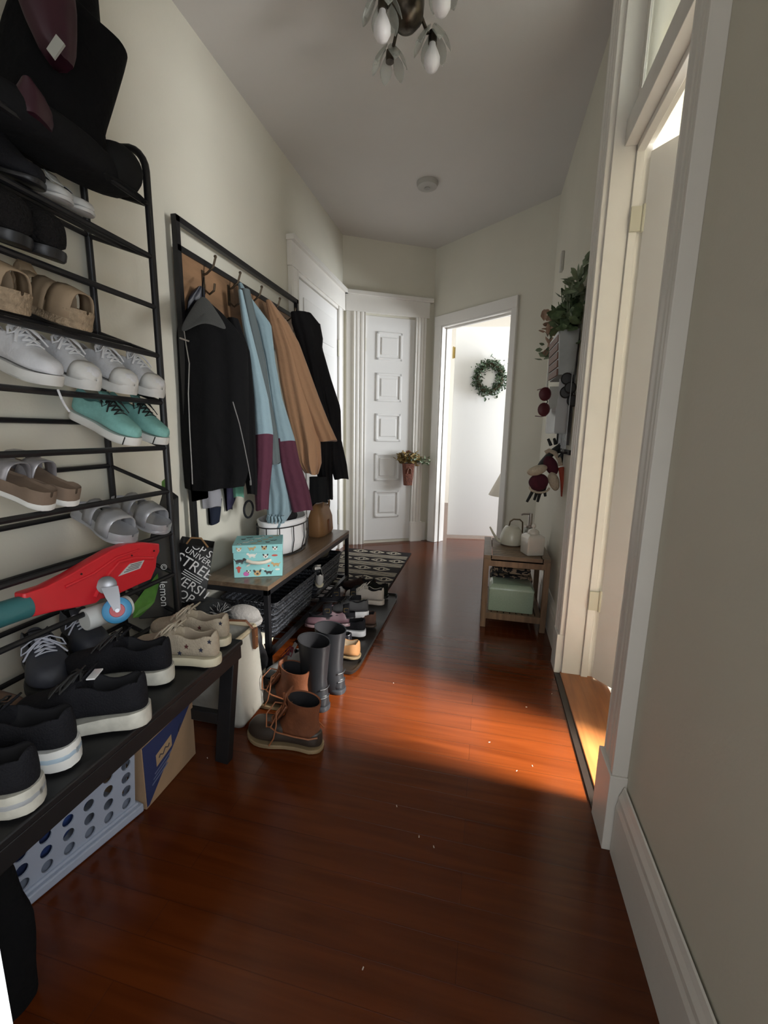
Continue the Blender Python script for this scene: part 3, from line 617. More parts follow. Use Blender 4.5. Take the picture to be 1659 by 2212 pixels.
# dark slipper index 2, white pair index 1, black pair index 1
M_FUZ = mat('black_fuzzy', (.012,.011,.011), .95, bump=1, bscale=120)
shoe('slipper', 'black fuzzy slipper with a rounded toe high on the rack', 'slipper', (-1.10,0.978,SHZ[2]+.008), -.1, L=.26, W=.11, up=M_FUZ, sole=M_BLK, pitch=PT, hk=1.55, opn=(.04,.09,.25,.35), top=[(0,.03),(.2,.05),(.4,.062),(.7,.06),(.9,.05),(1,.02)], group='black fuzzy slippers')
shoe('slipper', 'black fuzzy slipper partly outside the left edge of the view', 'slipper', (-1.10,0.891,SHZ[2]+.008), -.1, L=.26, W=.11, up=M_FUZ, sole=M_BLK, pitch=PT, hk=1.55, opn=(.04,.09,.25,.35), top=[(0,.03),(.2,.05),(.4,.062),(.7,.06),(.9,.05),(1,.02)], group='black fuzzy slippers')
M_GRW = mat('pale_grey_leather', (.50,.50,.49), .5)
for y, lb in ((1.096, 'pale grey flat shoe with low rounded toe, the one further down the rack'), (1.031, 'pale grey flat shoe with low rounded toe next to the black shoe')):
    shoe('flat_shoe', lb, 'flat shoe', (-1.10,y,SHZ[1]+.006), 0, L=.24, W=.085, up=M_GRW, sole=M_GRW, pitch=PT, hk=.62, st=.008, opn=(.04,.09,.55,.64), group='pale grey flats')
shoe('flat_shoe', 'black flat shoe on the second highest rack tier', 'flat shoe', (-1.10,0.954,SHZ[1]+.006), 0, L=.24, W=.09, up=M_BLS, sole=M_BLK, pitch=PT, hk=.9, st=.012)
# ---------- shoes on the black bench (toes to the wall)
M_STR = mat('oatmeal_canvas', (.42,.355,.265), .85, var=.12, vscale=60, bump=.3, bscale=200)
def star(m, c, r, M, mi=0):
    pts = [Vector((math.cos(PI/2+k*PI/5)*(r if k % 2 == 0 else r*.42), math.sin(PI/2+k*PI/5)*(r if k % 2 == 0 else r*.42), 0)) for k in range(10)]
    b = [M @ (p + Vector((0,0,-.0006))) for p in pts]; a = [M @ (p + Vector((0,0,.0009))) for p in pts]
    m.add(a+b, [tuple(range(10)), tuple(range(19,9,-1))] + [(i,(i+1)%10,(i+1)%10+10,i+10) for i in range(10)], mi)
def star_extra(t, L, W, st):
    m = MB(); w = W/2
    for s, z, mi in ((.13,.032,0),(.30,.038,1),(.38,.016,0),(.46,.048,0),(.58,.030,0),(.05,.055,0)):
        for sg in (1,):
            y = tab(HW, s)*w*1.07 - (.004 if z > .04 else 0)
            M = frame((s*L, sg*(y+.001)+.0, st+z), (-1,0,0), (0,-.15,1), (0,1,.15)); star(m, None, .0078, M, mi)
    m.build('star_patches', [mat('navy_star', (.02,.025,.05), .7), mat('maroon_star', (.09,.02,.02), .7)], t, local=True)
M_CLN = mat('cream_lining', (.33,.27,.20), .8)
h1 = Vector((-0.7459, 1.0356, 0.4520)); h2 = Vector((-0.7878, 1.1542, 0.4520))
for i, (h, lb) in enumerate(((h1,'oatmeal canvas sneaker with dark stars, nearer one on the black bench'), (h2,'oatmeal canvas sneaker with dark stars at the far end of the black bench'))):
    yw = PI+.09; d = Vector((math.cos(yw), math.sin(yw), 0)); n = Vector((-d.y, d.x, 0))
    shoe('star_sneaker', lb, 'sneaker', h + d*.278 + n*(-.035) + Vector((0,0,.001)), yw, L=.275, W=.092, up=M_STR, sole=M_CRM, lining=M_CLN, lace=mat('cream_lace', (.44,.38,.29), .8), st=.026, group='star sneakers on the bench', extra=star_extra, hk=1.0, r=.003)
def black_runner(label, heel, yw, L=.285, sole=M_CRS, up=M_BLS, mid=None, side=-.035, st=.03, hk=1.15, seed=0):
    d = Vector((math.cos(yw), math.sin(yw), 0)); n = Vector((-d.y, d.x, 0)); h = Vector(heel)
    return shoe('black_sneaker', label, 'sneaker', h + d*(L+.005) + n*side + Vector((0,0,.002)), yw, L=L, W=.105, up=up, sole=sole, st=st, heel=.012, hk=hk, lace=M_BLL, mid=mid, bow=True, seed=seed, group='black sneakers on the bench')
black_runner('black knit sneaker with a cream sole just before the star sneakers', (-0.8145, 0.9311, 0.4520), PI+.30)
t = black_runner('large black knit sneaker with a cream sole and white tongue label', (-0.7420, 0.7673, 0.4520), PI+.42)
m = MB(); m.box((.100,-.022,.128),(.118,.022,.131)); m.build('tongue_label', mat('glossy_white_label', (.85,.85,.85), .3), t, local=True); m.m
black_runner('black sneaker with a thick pale blue and white sole on the bench', (-0.7924, 0.6128, 0.4520), PI+.30, mid=mat('pale_blue_foam', (.40,.50,.58), .6), sole=M_MSO, st=.038, hk=1.05)
black_runner('dark sneaker with an off-white sole nearest the camera on the bench', (-0.7615, 0.5114, 0.4520), PI+.35, sole=M_CRS, mid=mat('grey_foam', (.35,.36,.37), .6), st=.036, hk=1.0)
# grey-blue boots with pale laces
M_GBT = mat('slate_blue_leather', (.042,.046,.062), .55, var=.25, vscale=12); M_PLC = mat('pale_lavender_lace', (.48,.50,.58), .7)
BTOP = [(0,.08),(.1,.09),(.25,.085),(.38,.088),(.46,.085),(.56,.077),(.7,.066),(.82,.062),(.92,.054),(.97,.04),(1,.015)]
for i, (p, yw, lb) in enumerate((((-1.0941, 0.9716, 0.4520), -.50, 'slate blue leather boot with pale laces, further one under the caster board'), ((-1.0623, 0.8086, 0.4520), -.55, 'slate blue leather boot with pale laces, nearer the camera'))):
    o = shoe('laced_boot', lb, 'boot', p, yw, L=.28, W=.108, up=M_GBT, sole=mat('dark_rubber', (.02,.02,.02), .6), lace=M_PLC, st=.022, top=BTOP, group='slate blue laced boots', seed=i+4, messy=1, r=.0028)
shoe('brown_shoe', 'brown leather shoe toe at the left edge of the bench', 'leather shoe', (-1.0364, 0.7127, 0.4520), .15, L=.28, W=.098, up=mat('brown_leather', (.11,.055,.03), .4, coat=.3), sole=mat('dark_brown_sole', (.03,.02,.015), .5), st=.014, hk=.85)
shoe('grey_slip_on', 'pale grey-blue rounded shoe toe low at the left edge of the bench', 'slip-on shoe', (-0.9475, 0.6262, 0.4520), .25, L=.26, W=.095, up=mat('pale_teal_canvas', (.24,.30,.31), .7), sole=M_CRS, st=.014, hk=.8)
# ---------- duck boots
M_TANB = mat('rust_leather', (.19,.062,.024), .6, var=.3, vscale=18, bump=.2, bscale=60); M_DRB = mat('brown_rubber', (.042,.030,.022), .45, var=.2, vscale=15); M_GUM = mat('gum_sole', (.27,.19,.10), .6, var=.2)
M_TLC = mat('rawhide_lace', (.30,.11,.045), .6)
def duck_boot(label, toe, yw, seed):
    L, W = .30, .112; t = thing('duck_boot', label, 'boot', group='duck boots on the floor')
    top = [(0,.055),(.1,.06),(.3,.062),(.45,.072),(.58,.072),(.7,.066),(.82,.060),(.92,.052),(.97,.038),(1,.012)]
    foot_mesh(L, W, top, .018, opn=(9,9.1,9.2,9.3)).build('rubber_shell', [M_DRB, M_DRB], t, local=True, sub=1)
    sole_mesh(L, W, .016, toez=.01, ov=1.1).build('sole', M_GUM, t, local=True)
    MB().loft([[Vector((x, y, z)) for x, y in ((.0,-.032),(.07,-.036),(.07,.036),(.0,.032))] for z in (-.004,.014)]).build('heel_block', M_GUM, t, local=True) if False else None
    m = shaft_mesh([(.095,.060,.088,.046),(.090,.085,.080,.044),(.080,.115,.066,.043),(.072,.145,.060,.044,.05),(.070,.175,.064,.046,.10),(.070,.19,.066,.047,.12)], 24, .006, .7)
    m.build('leather_shaft', [M_TANB, M_LIN], t, local=True)
    m = MB(); rings = [[Vector((x, .044*math.sin(a)*k, z + .010*(1-abs(math.cos(a))))) for a in [-PI/2+PI*q/8 for q in range(9)]] for x, z, k in ((.125,.16,.7),(.14,.135,.8),(.158,.108,.9),(.178,.088,.95),(.20,.082,.85))]
    m.loft(rings, False, False); m.build('vamp', M_TANB, t, local=True, solid=.006)
    m = MB(); m.tube([(.004,-.03,.066),(.03,-.048,.067),(.08,-.053,.069),(.15,-.056,.074),(.185,-.048,.084)], .003, 6); m.tube([(.004,.03,.066),(.03,.048,.067),(.08,.053,.069),(.15,.056,.074),(.185,.048,.084)], .003, 6); m.build('seam_welt', M_TLC, t, local=True)
    random.seed(seed); m = MB()
    for i in range(5):
        x = .135 + .014*i; z = .165 - .019*i; m.tube([(x-.012,-.03,z-.004),(x,-.015,z+.008),(x+.004,.015,z+.009),(x-.012,.03,z-.004)], .0026, 6); m.tube([(x-.012,-.03,z-.004),(x+.005,0,z+.004),(x+.004,.03,z-.022)], .0026, 6)
    b = Vector((.15,0,.155))
    for sg in (1,-1):
        m.tube([b, b+Vector((.02,sg*.03,.02)), b+Vector((.035,sg*.065,-.005)), b+Vector((.035,sg*.07,-.055)), b+Vector((.03,sg*.05,-.07)), b+Vector((.015,sg*.03,-.03)), b], .0026, 6)
        m.tube([b, b+Vector((.01,sg*.04,-.01)), b+Vector((.0,sg*.062,-.05)), b+Vector((.01,sg*.066,-.10)), b+Vector((.03,sg*.066,-.135))], .0026, 6)
    m.build('laces', M_TLC, t, local=True)
    m = MB(); m.loft([[Vector((x, y, z)) for y in (-.028,-.012,.012,.028)] for x, z in ((.128,.215),(.132,.19),(.14,.16),(.155,.125))], False, False); m.build('tongue', M_TANB, t, local=True, solid=.005)
    orient(t, toe, L, yw, 0); return t
duck_boot('rust leather duck boot with brown rubber bottom in front, nearest the camera', (-0.8277, 1.3478, 0.0000), PI-.05, 1)
duck_boot('rust leather duck boot behind its mate, toe beside the canvas tote', (-0.9464, 1.5727, 0.0000), PI-.20, 2)
# ---------- rain boots
M_RUB = mat('black_rubber', (.011,.0125,.015), .5, var=.15, vscale=10)
def rain_boot(label, heel, yw, H, k=1):
    L, W = .285, .105; t = thing('rain_boot', label, 'rain boot', group='black rain boots')
    top = [(0,.05),(.15,.07),(.3,.085),(.42,.085),(.55,.072),(.7,.062),(.85,.056),(.95,.04),(1,.012)]
    foot_mesh(L, W, top, .018, opn=(9,9.1,9.2,9.3)).build('foot', [M_RUB, M_RUB], t, local=True, sub=1)
    sole_mesh(L, W, .022, toez=.006, ov=1.07).build('sole', mat('black_sole', (.02,.022,.026), .5), t, local=True)
    m = shaft_mesh([(.064,.012,.063,.042),(.068,.04,.066,.045),(.072,.07,.066,.046),(.074,.12,.060,.048),(.072,.18,.063,.052),(.072,.24,.070,.056),(.072,H-.02,.074,.058,.05),(.072,H,.077,.060,.06)], 28, .005, .7)
    m.build('shaft', [M_RUB, M_LIN], t, local=True)
    m = MB()
    for z in (.10,.06): m.tube([(.012,-.026,z),(.004,-.012,z),(.002,0,z),(.004,.012,z),(.012,.026,z)], .003, 6)
    m.build('heel_spur', M_RUB, t, local=True)
    orient(t, Vector(heel) + Vector((math.cos(yw), math.sin(yw), 0))*L, L, yw, 0); return t
rain_boot('tall black rubber rain boot standing further right, heel facing the hallway', (-0.5627, 1.6851, 0.0000), PI-.30, .295)
t = rain_boot('tall black rubber rain boot with a white inner label, behind the duck boots', (-0.5903, 1.5485, 0.0000), PI-.42, .295)
m = MB(); m.box((.085,-.0525,.235),(.135,-.051,.241)); m.box((.085,-.0525,.225),(.135,-.051,.231)); M_LBL = mat('white_print', (.8,.8,.8), .5); 
m = MB(); m.box((.055,.046,.262),(.10,.0475,.268)); m.box((.055,.046,.25),(.10,.0475,.256)); m.build('inner_label', M_LBL, t, local=True)
# ---------- sneaker with red laces
shoe('grey_sneaker', 'grey and white sneaker with dark red laces behind the duck boots', 'sneaker', (-0.9217, 1.6611, 0.0000), PI+.75, L=.28, W=.1, up=mat('pale_grey_mesh', (.36,.37,.37), .6), sole=mat('dark_foam', (.05,.05,.055), .6), lace=mat('dark_red_lace', (.16,.015,.03), .7), pitch=.18, roll=.2, st=.026, messy=1, seed=3, mid=M_MSO)
# ---------- shoes on the tray, heels to the hallway
def tray(name, label, cat, px, yw, **k):
    L = k.get('L', .26); d = Vector((math.cos(yw), math.sin(yw), 0)); return shoe(name, label, cat, Vector(px) + d*L, yw, **k)
shoe_t = tray('moccasin', 'tan suede moccasin at the near end of the boot tray', 'moccasin', (-0.5713, 1.9698, 0.0200), PI-.1, up=mat('caramel_suede', (.46,.22,.085), .7, var=.15), sole=M_GUM, st=.012, L=.27, W=.115, lining=mat('shearling_lining', (.5,.42,.30), .9), lace=mat('caramel_lace', (.5,.3,.15), .7), hk=.95, opn=(.04,.09,.36,.45))
tray('black_shoe', 'black shoe with a white sole beyond the tan moccasin on the tray', 'sneaker', (-0.6108, 2.2150, 0.0200), PI+.05, up=M_BLS, sole=mat('bright_white_sole', (.82,.82,.84), .45), st=.032, L=.26, W=.095, hk=.85, lace=M_BLL)
tray('black_flat', 'shiny black low shoe between the moccasin and the black sneaker', 'flat shoe', (-0.6454, 2.0723, 0.0300), PI+.1, up=mat('patent_black', (.02,.02,.025), .2), sole=M_BLK, st=.012, L=.25, W=.085, hk=.7)
tray('brown_shoe', 'dull brown suede shoe under the beige sneaker on the tray', 'suede shoe', (-0.5823, 2.3469, 0.0200), PI+.05, up=mat('dull_brown_suede', (.10,.05,.035), .85), sole=mat('brown_sole', (.05,.03,.02), .6), st=.014, L=.26, W=.1, hk=.95)
tray('beige_sneaker', 'beige knit sneaker with a pale sole on top of the tray pile', 'sneaker', (-0.5704, 2.4932, 0.1000), PI-.02, up=mat('beige_knit', (.50,.46,.42), .75, bump=.3, bscale=200), sole=mat('pale_beige_sole', (.58,.53,.48), .6), st=.026, L=.25, W=.09, hk=1.0, lace=mat('beige_lace', (.58,.54,.49), .8))
tray('grey_sneaker', 'black and grey sneaker with a bright white sole leaning on the tray pile', 'sneaker', (-0.6302, 2.3533, 0.0700), PI+.35, up=mat('charcoal_mesh', (.06,.06,.065), .7), sole=mat('bright_white_sole', (.82,.82,.84), .45), st=.034, L=.26, W=.1, hk=.9, lace=M_BLL, roll=.25)
sandal('black_sandal', 'black strappy sandal with metal rings lying on the tray pile, further one', (-0.9301, 2.3280, 0.1400), PI+.35, L=.25, W=.095, bed=M_BLS, sole=M_BLK, strap=M_BLS, straps=((.12,.26),(.5,.7)), st=.02, group='black strappy sandals', buckle=M_BRASS, roll=.3, h=.06)
o = sandal('black_sandal', 'black strappy sandal with metal rings lying on the tray pile, nearer one', (-0.8979, 2.0960, 0.1400), PI+.3, L=.25, W=.095, bed=M_BLS, sole=M_BLK, strap=M_BLS, straps=((.12,.26),(.5,.7)), st=.02, group='black strappy sandals', buckle=M_BRASS, roll=.2, h=.06)
tray('pink_slipper', 'dusty mauve slipper wedged between the sandals and the rain boots', 'slipper', (-0.6810, 2.1422, 0.1000), PI+.35, up=mat('dusty_mauve', (.12,.065,.08), .45), sole=mat('mauve_sole', (.20,.13,.14), .4), st=.016, L=.24, W=.085, hk=.95, roll=.3)
tray('dark_slipper', 'dark brown slipper at the far end of the tray beside the bench leg', 'slipper', (-0.7200, 2.8859, 0.0300), PI+.0, up=mat('dark_brown_suede', (.035,.02,.017), .9), sole=M_BLK, st=.012, L=.25, W=.095, hk=.9)
tray('black_shoe', 'matt black shoe behind the beige sneaker at the tray end', 'leather shoe', (-0.6145, 2.8125, 0.0200), PI-.0, up=mat('matt_black_green', (.012,.014,.011), .8), sole=M_BLK, st=.014, L=.26, W=.1, hk=1.1)
# ================================================================ COATS AND CLOTH
def interp_rows(rows, n):
    out = []
    for i in range(n):
        x = i/(n-1)*(len(rows)-1); k = min(int(x), len(rows)-2); u = x-k
        u2 = u*u*(3-2*u)*.5 + u*.5
        out.append([lerp(a, b, u2) for a, b in zip(rows[k], rows[k+1])])
    return out
def garment_mesh(rows, depth, folds=5, amp=.12, seed=0, n=22, seg=44, twist=0, clampx=-1.385, off=0):
    """rows (cx,cy,z,half width) top->bottom; an oval tube of cloth with hanging folds"""
    random.seed(seed); ph = [random.uniform(0, 6.28) for _ in range(4)]; m = MB(); rings = []
    for i, (cx, cy, z, hw) in enumerate(interp_rows(rows, n)):
        r0 = Vector((cx, cy)).normalized(); u = Vector((-r0.y, r0.x)) * -1
        if u.x < 0: u = -u
        v = -r0; s = i/(n-1); a = amp*(.25 + .75*s); dd = (depth if not callable(depth) else depth(s)); ring = []
        for k in range(seg):
            th = 2*PI*k/seg; f = 1 + a*(math.sin(folds*th + ph[0] + twist*s) * .6 + math.sin((folds*2+1)*th + ph[1] - 1.3*s)*.4)
            fw = 1 + a*.10*math.sin(3*th+ph[2]+5*s)
            x = cx + u.x*hw*math.cos(th)*fw + v.x*dd*math.sin(th)*f + off*v.x; y = cy + u.y*hw*math.cos(th)*fw + v.y*dd*math.sin(th)*f + off*v.y
            ring.append(Vector((max(x, clampx), y, z + .006*math.sin(2*th+ph[3])*s)))
        rings.append(ring)
    return m, rings
def garment(name, rows, depth, mats, parent=None, cap=True, zsplit=None, **k):
    m, rings = garment_mesh(rows, depth, **k); m.loft(rings, cap)
    if zsplit:
        for i, f in enumerate(m.f):
            if sum(m.v[j].z for j in f)/len(f) < zsplit: m.m[i] = 1
    return m.build(name, mats, parent, angle=70)
M_NAVY = mat('navy_puffer', (.012,.014,.028), .45, var=.3, vscale=14, bump=.5, bscale=14)
M_FLE = mat('black_fleece', (.006,.006,.0065), .97, bump=.8, bscale=16)
M_GLIN = mat('grey_lining', (.062,.064,.064), .85, bump=.2, bscale=100)
M_BLU = mat('dusty_blue_fleece', (.25,.36,.41), .9, bump=.7, bscale=15, sheen=.2); M_MAR = mat('burgundy_fleece', (.085,.020,.040), .9, bump=.7, bscale=15)
M_CAM = mat('camel_wool', (.42,.24,.135), .95, bump=.8, bscale=13, sheen=.2); M_DGR = mat('charcoal_coat', (.015,.015,.018), .8, var=.2, vscale=8, bump=.8, bscale=13)
t = tag(garment('puffer_jacket', [(-1.3168,1.8867,1.7779,0.0168), (-1.3536,1.8629,1.7138,0.0637), (-1.3682,1.8535,1.6227,0.0864), (-1.3740,1.8497,1.5008,0.0910), (-1.3703,1.8521,1.3352,0.0943), (-1.3795,1.8461,1.1641,0.0862), (-1.4031,1.8308,1.0328,0.0762), (-1.4310,1.8128,0.8997,0.0813), (-1.4267,1.8156,0.8205,0.0677)], .05, M_NAVY, folds=4, amp=.40, seed=1, clampx=-1.33), 'dark navy puffer jacket hanging on the first hook behind the black fleece jacket', 'jacket')
m = MB()
t = thing('fleece_jacket', 'black fleece jacket with a grey collar lining and silver zipper on the nearest hook', 'jacket', (-1.20,1.90,.75))
garment('body', [(-1.2939,1.8660,1.7178,0.0266), (-1.2925,1.8668,1.6786,0.0750), (-1.2864,1.8706,1.6237,0.1202), (-1.2688,1.8814,1.5549,0.1527), (-1.2692,1.8811,1.4213,0.1563), (-1.2719,1.8795,1.2738,0.1580), (-1.2756,1.8772,1.1006,0.1601), (-1.2741,1.8782,0.9674,0.1578), (-1.2823,1.8731,0.8724,0.1375)], lambda s: .045+.05*s, M_FLE, t, folds=4, amp=.40, seed=2)
garment('sleeve', [(-1.2282,1.9965,1.6713,0.0265), (-1.1898,2.0186,1.5258,0.0304), (-1.1819,2.0232,1.3062,0.0354), (-1.1824,2.0228,1.0776,0.0349), (-1.1775,2.0257,0.8883,0.0298), (-1.1765,2.0262,0.8255,0.0242)], .045, M_FLE, t, folds=3, amp=.32, seed=3)
m = MB()
cpts = [(-1.2350, 1.7838, 1.7413), (-1.1400, 1.5645, 1.6021), (-1.1000, 1.4302, 1.4945), (-1.0900, 1.4484, 1.4855), (-1.0800, 1.5410, 1.5508), (-1.0900, 1.6592, 1.5577), (-1.1100, 1.7870, 1.5623), (-1.1600, 1.7646, 1.6471)]
cpts = [Vector(p) for p in cpts]; cen = Vector((-1.1150, 1.6091, 1.6057))
m.add(cpts + [cen], [(i, (i+1) % 8, 8) for i in range(8)]); m.build('collar_lining', M_GLIN, t, solid=.008, sub=2)
M_ZIP = mat('silver_zipper', (.55,.55,.56), .3, metal=.9)
m = MB(); m.tube([(-1.0900, 1.4519, 1.4957), (-1.0750, 1.4376, 1.4466), (-1.0700, 1.4426, 1.3836), (-1.0700, 1.4273, 1.2765), (-1.0700, 1.4223, 1.1441), (-1.0700, 1.4215, 1.0253), (-1.0700, 1.4193, 0.9457)], .0028, 6, flat=.5)
m.tube([(-1.0850, 1.4180, 1.4666), (-1.0750, 1.4542, 1.4624)], .003, 6); m.build('zipper', M_ZIP, t)
m = MB(); m.tube([(-1.0700, 1.7140, 1.2670), (-1.0680, 1.7543, 1.1768), (-1.0680, 1.7854, 1.0855), (-1.0700, 1.8206, 0.9788), (-1.0700, 1.8363, 0.9127)], .0022, 6); m.box(Vector((-1.0660, 1.8257, 0.9183))-Vector((.003,.003,.022)), Vector((-1.0660, 1.8257, 0.9183))+Vector((.003,.003,0))); m.build('pocket_zipper', M_ZIP, t)
m = MB(); m.tube([(-1.2200, 1.7597, 1.7077), (-1.2500, 1.8036, 1.7629), (-1.2850, 1.8675, 1.8189)], .003, 6); m.build('hanging_loop', M_FLE, t)
# small things hanging under the fleece
tag(garment('grey_shirt', [(-1.3790,1.9347,0.8892,0.0545), (-1.3694,1.9406,0.8297,0.0582), (-1.3660,1.9426,0.7576,0.0509)], .03, mat('heather_grey', (.26,.26,.28), .9), folds=3, amp=.32, seed=5, n=8), 'heather grey shirt hem showing below the black fleece jacket', 'shirt')
tag(garment('navy_shirt', [(-1.3951,1.9839,0.7910,0.0585), (-1.3956,1.9836,0.7369,0.0520), (-1.3988,1.9815,0.6626,0.0432)], .028, mat('navy_cotton', (.014,.018,.032), .85), folds=3, amp=.32, seed=6, n=8), 'dark navy shirt hem, lowest piece hanging under the first hook', 'shirt')
tag(garment('purple_shirt', [(-1.4168,2.1310,0.9183,0.0695), (-1.4148,2.1322,0.8413,0.0639), (-1.4024,2.1395,0.7629,0.0463), (-1.4004,2.1407,0.7103,0.0220)], .028, mat('deep_purple', (.03,.027,.065), .8), folds=3, amp=.40, seed=7, n=10), 'deep purple cloth peeking out below the black fleece jacket', 'shirt')
tag(garment('mint_scarf', [(-1.2781,2.0554,1.0388,0.0218), (-1.2771,2.0560,0.9542,0.0243), (-1.2735,2.0580,0.8562,0.0280), (-1.2735,2.0580,0.7991,0.0258)], .022, mat('mint_cloth', (.13,.34,.25), .85), folds=3, amp=.35, seed=8, n=12), 'mint green strip of cloth hanging beside the burgundy sleeve', 'scarf')
tag(garment('beige_cloth', [(-1.3772,2.2922,1.8425,0.0182), (-1.3740,2.2940,1.7236,0.0342), (-1.3710,2.2957,1.6269,0.0271), (-1.3669,2.2980,1.5287,0.0186)], .022, mat('cream_cloth', (.42,.36,.25), .9), folds=3, amp=.40, seed=9, n=10), 'cream cloth hanging between the black fleece and the blue jacket', 'scarf')
# blue and burgundy jacket
t = thing('two_tone_jacket', 'dusty blue fleece jacket with burgundy lower sleeves on the second hook', 'jacket', (-1.19,2.25,.70))
garment('body', [(-1.3080,2.2125,1.8988,0.0116), (-1.2851,2.2249,1.8198,0.0317), (-1.2543,2.2415,1.7073,0.0573), (-1.2238,2.2580,1.5200,0.0658), (-1.2031,2.2691,1.3252,0.0720), (-1.1895,2.2765,1.1234,0.0745), (-1.1758,2.2838,0.9411,0.0809), (-1.1533,2.2960,0.7803,0.0810), (-1.1566,2.2942,0.6849,0.0723), (-1.1784,2.2824,0.6030,0.0421)], lambda s: .03+.035*s, M_BLU, t, folds=4, amp=.35, seed=11)
garment('inner_panel', [(-1.2554,2.1698,1.8476,0.0228), (-1.2312,2.1830,1.6931,0.0267), (-1.1986,2.2008,1.5107,0.0261), (-1.1818,2.2099,1.3206,0.0278), (-1.1568,2.2236,1.1241,0.0308), (-1.1430,2.2311,0.9719,0.0263)], .03, mat('slate_lining', (.10,.125,.13), .8), t, folds=2, amp=.24, seed=12, off=.03)
garment('sleeve', [(-1.2338,2.0848,1.8260,0.0110), (-1.2150,2.0952,1.6725,0.0190), (-1.1861,2.1111,1.4967,0.0251), (-1.1633,2.1237,1.3140,0.0395), (-1.1525,2.1296,1.1436,0.0460), (-1.1581,2.1266,0.9780,0.0430), (-1.1706,2.1197,0.8286,0.0385), (-1.1734,2.1181,0.7272,0.0339)], lambda s: .025+.02*s, [M_BLU, M_MAR], t, folds=3, amp=.24, seed=13, zsplit=1.1288, n=40)
garment('sleeve', [(-1.2792,2.2060,1.8549,0.0116), (-1.1976,2.2465,1.7064,0.0383), (-1.1724,2.2590,1.5192,0.0268), (-1.1485,2.2708,1.3253,0.0323), (-1.1094,2.2902,1.1043,0.0521), (-1.0913,2.2992,0.9693,0.0580), (-1.0532,2.3181,0.8094,0.0657), (-1.0312,2.3289,0.6945,0.0612)], lambda s: .028+.022*s, [M_BLU, M_MAR], t, folds=3, amp=.24, seed=14, zsplit=1.0994, n=40)
m = MB()
for k in range(14):
    a = 2*PI*k/14; c = Vector((-1.1402, 2.2100, 0.6552)); m.tube([c + Vector((.045*math.cos(a), .028*math.sin(a), .022)), c + Vector((.052*math.cos(a+.1), .032*math.sin(a+.1), 0)), c + Vector((.044*math.cos(a), .028*math.sin(a), -.018))], .006, 6)
m.build('gathered_hem', M_BLU, t)
# camel coat
t = thing('camel_coat', 'camel brown wool coat on the middle hook', 'coat', (-1.20,2.5,.9))
garment('body', [(-1.2790,2.4621,1.8845,0.0156), (-1.2264,2.4873,1.7625,0.0569), (-1.1827,2.5083,1.6103,0.0727), (-1.1517,2.5232,1.4260,0.0849), (-1.1173,2.5397,1.2359,0.0893), (-1.0892,2.5532,1.0680,0.0794), (-1.0804,2.5574,0.9534,0.0744), (-1.0684,2.5632,0.8896,0.0432)], lambda s: .03+.05*s, M_CAM, t, folds=5, amp=.40, seed=21)
garment('sleeve', [(-1.2157,2.4815,1.7862,0.0316), (-1.1626,2.5054,1.6614,0.0455), (-1.1160,2.5263,1.5063,0.0518), (-1.0655,2.5489,1.3468,0.0555), (-1.0132,2.5724,1.2103,0.0537), (-0.9659,2.5936,1.0928,0.0559)], lambda s: .035+.015*s, M_CAM, t, folds=3, amp=.24, seed=22)
# charcoal coat
t = thing('charcoal_coat', 'long charcoal black coat on the hook nearest the doors', 'coat', (-1.22,2.82,.7))
garment('body', [(-1.2318,2.8106,1.9047,0.0653), (-1.2025,2.8232,1.8385,0.0927), (-1.1816,2.8322,1.7535,0.0874), (-1.1615,2.8408,1.5791,0.0519), (-1.1282,2.8551,1.3704,0.0450), (-1.0997,2.8673,1.1239,0.0632), (-1.1012,2.8667,0.9011,0.0577), (-1.0833,2.8744,0.6854,0.0406)], lambda s: .05+.04*s, M_DGR, t, folds=5, amp=.35, seed=31)
garment('sleeve', [(-1.1611,2.8555,1.8444,0.0423), (-1.1457,2.8617,1.7000,0.0366), (-1.1017,2.8794,1.4938,0.0497), (-1.0474,2.9013,1.3124,0.0537), (-1.0363,2.9057,1.0933,0.0480), (-1.0141,2.9146,0.9331,0.0599), (-0.9931,2.9231,0.8223,0.0506)], .045, M_DGR, t, folds=3, amp=.24, seed=32)
t = thing('fringed_scarf', 'black knitted scarf with long fringe hanging under the charcoal coat', 'scarf', (-1.20,2.80,.5))
garment('scarf_cloth', [(-1.1045,2.7574,0.8465,0.0573), (-1.1010,2.7589,0.7518,0.0623), (-1.0974,2.7605,0.6721,0.0611)], .03, mat('black_knit_wool', (.018,.019,.022), .95), t, folds=4, amp=.3, seed=41, n=6)
random.seed(5); m = MB(); pL = Vector((-1.1900, 2.8315, 0.6662)); pR = Vector((-1.1600, 3.0922, 0.6291))
for k in range(22):
    p = pL.lerp(pR, k/21) + Vector((random.uniform(-.02,.02), random.uniform(-.015,.015), 0)); l = random.uniform(.15,.20)
    m.tube([p, p+Vector((random.uniform(-.01,.01),0,-l*.5)), p+Vector((random.uniform(-.014,.014),0,-l))], .0055, 6)
m.build('fringe', mat('black_knit_wool', (.018,.019,.022), .95), t)
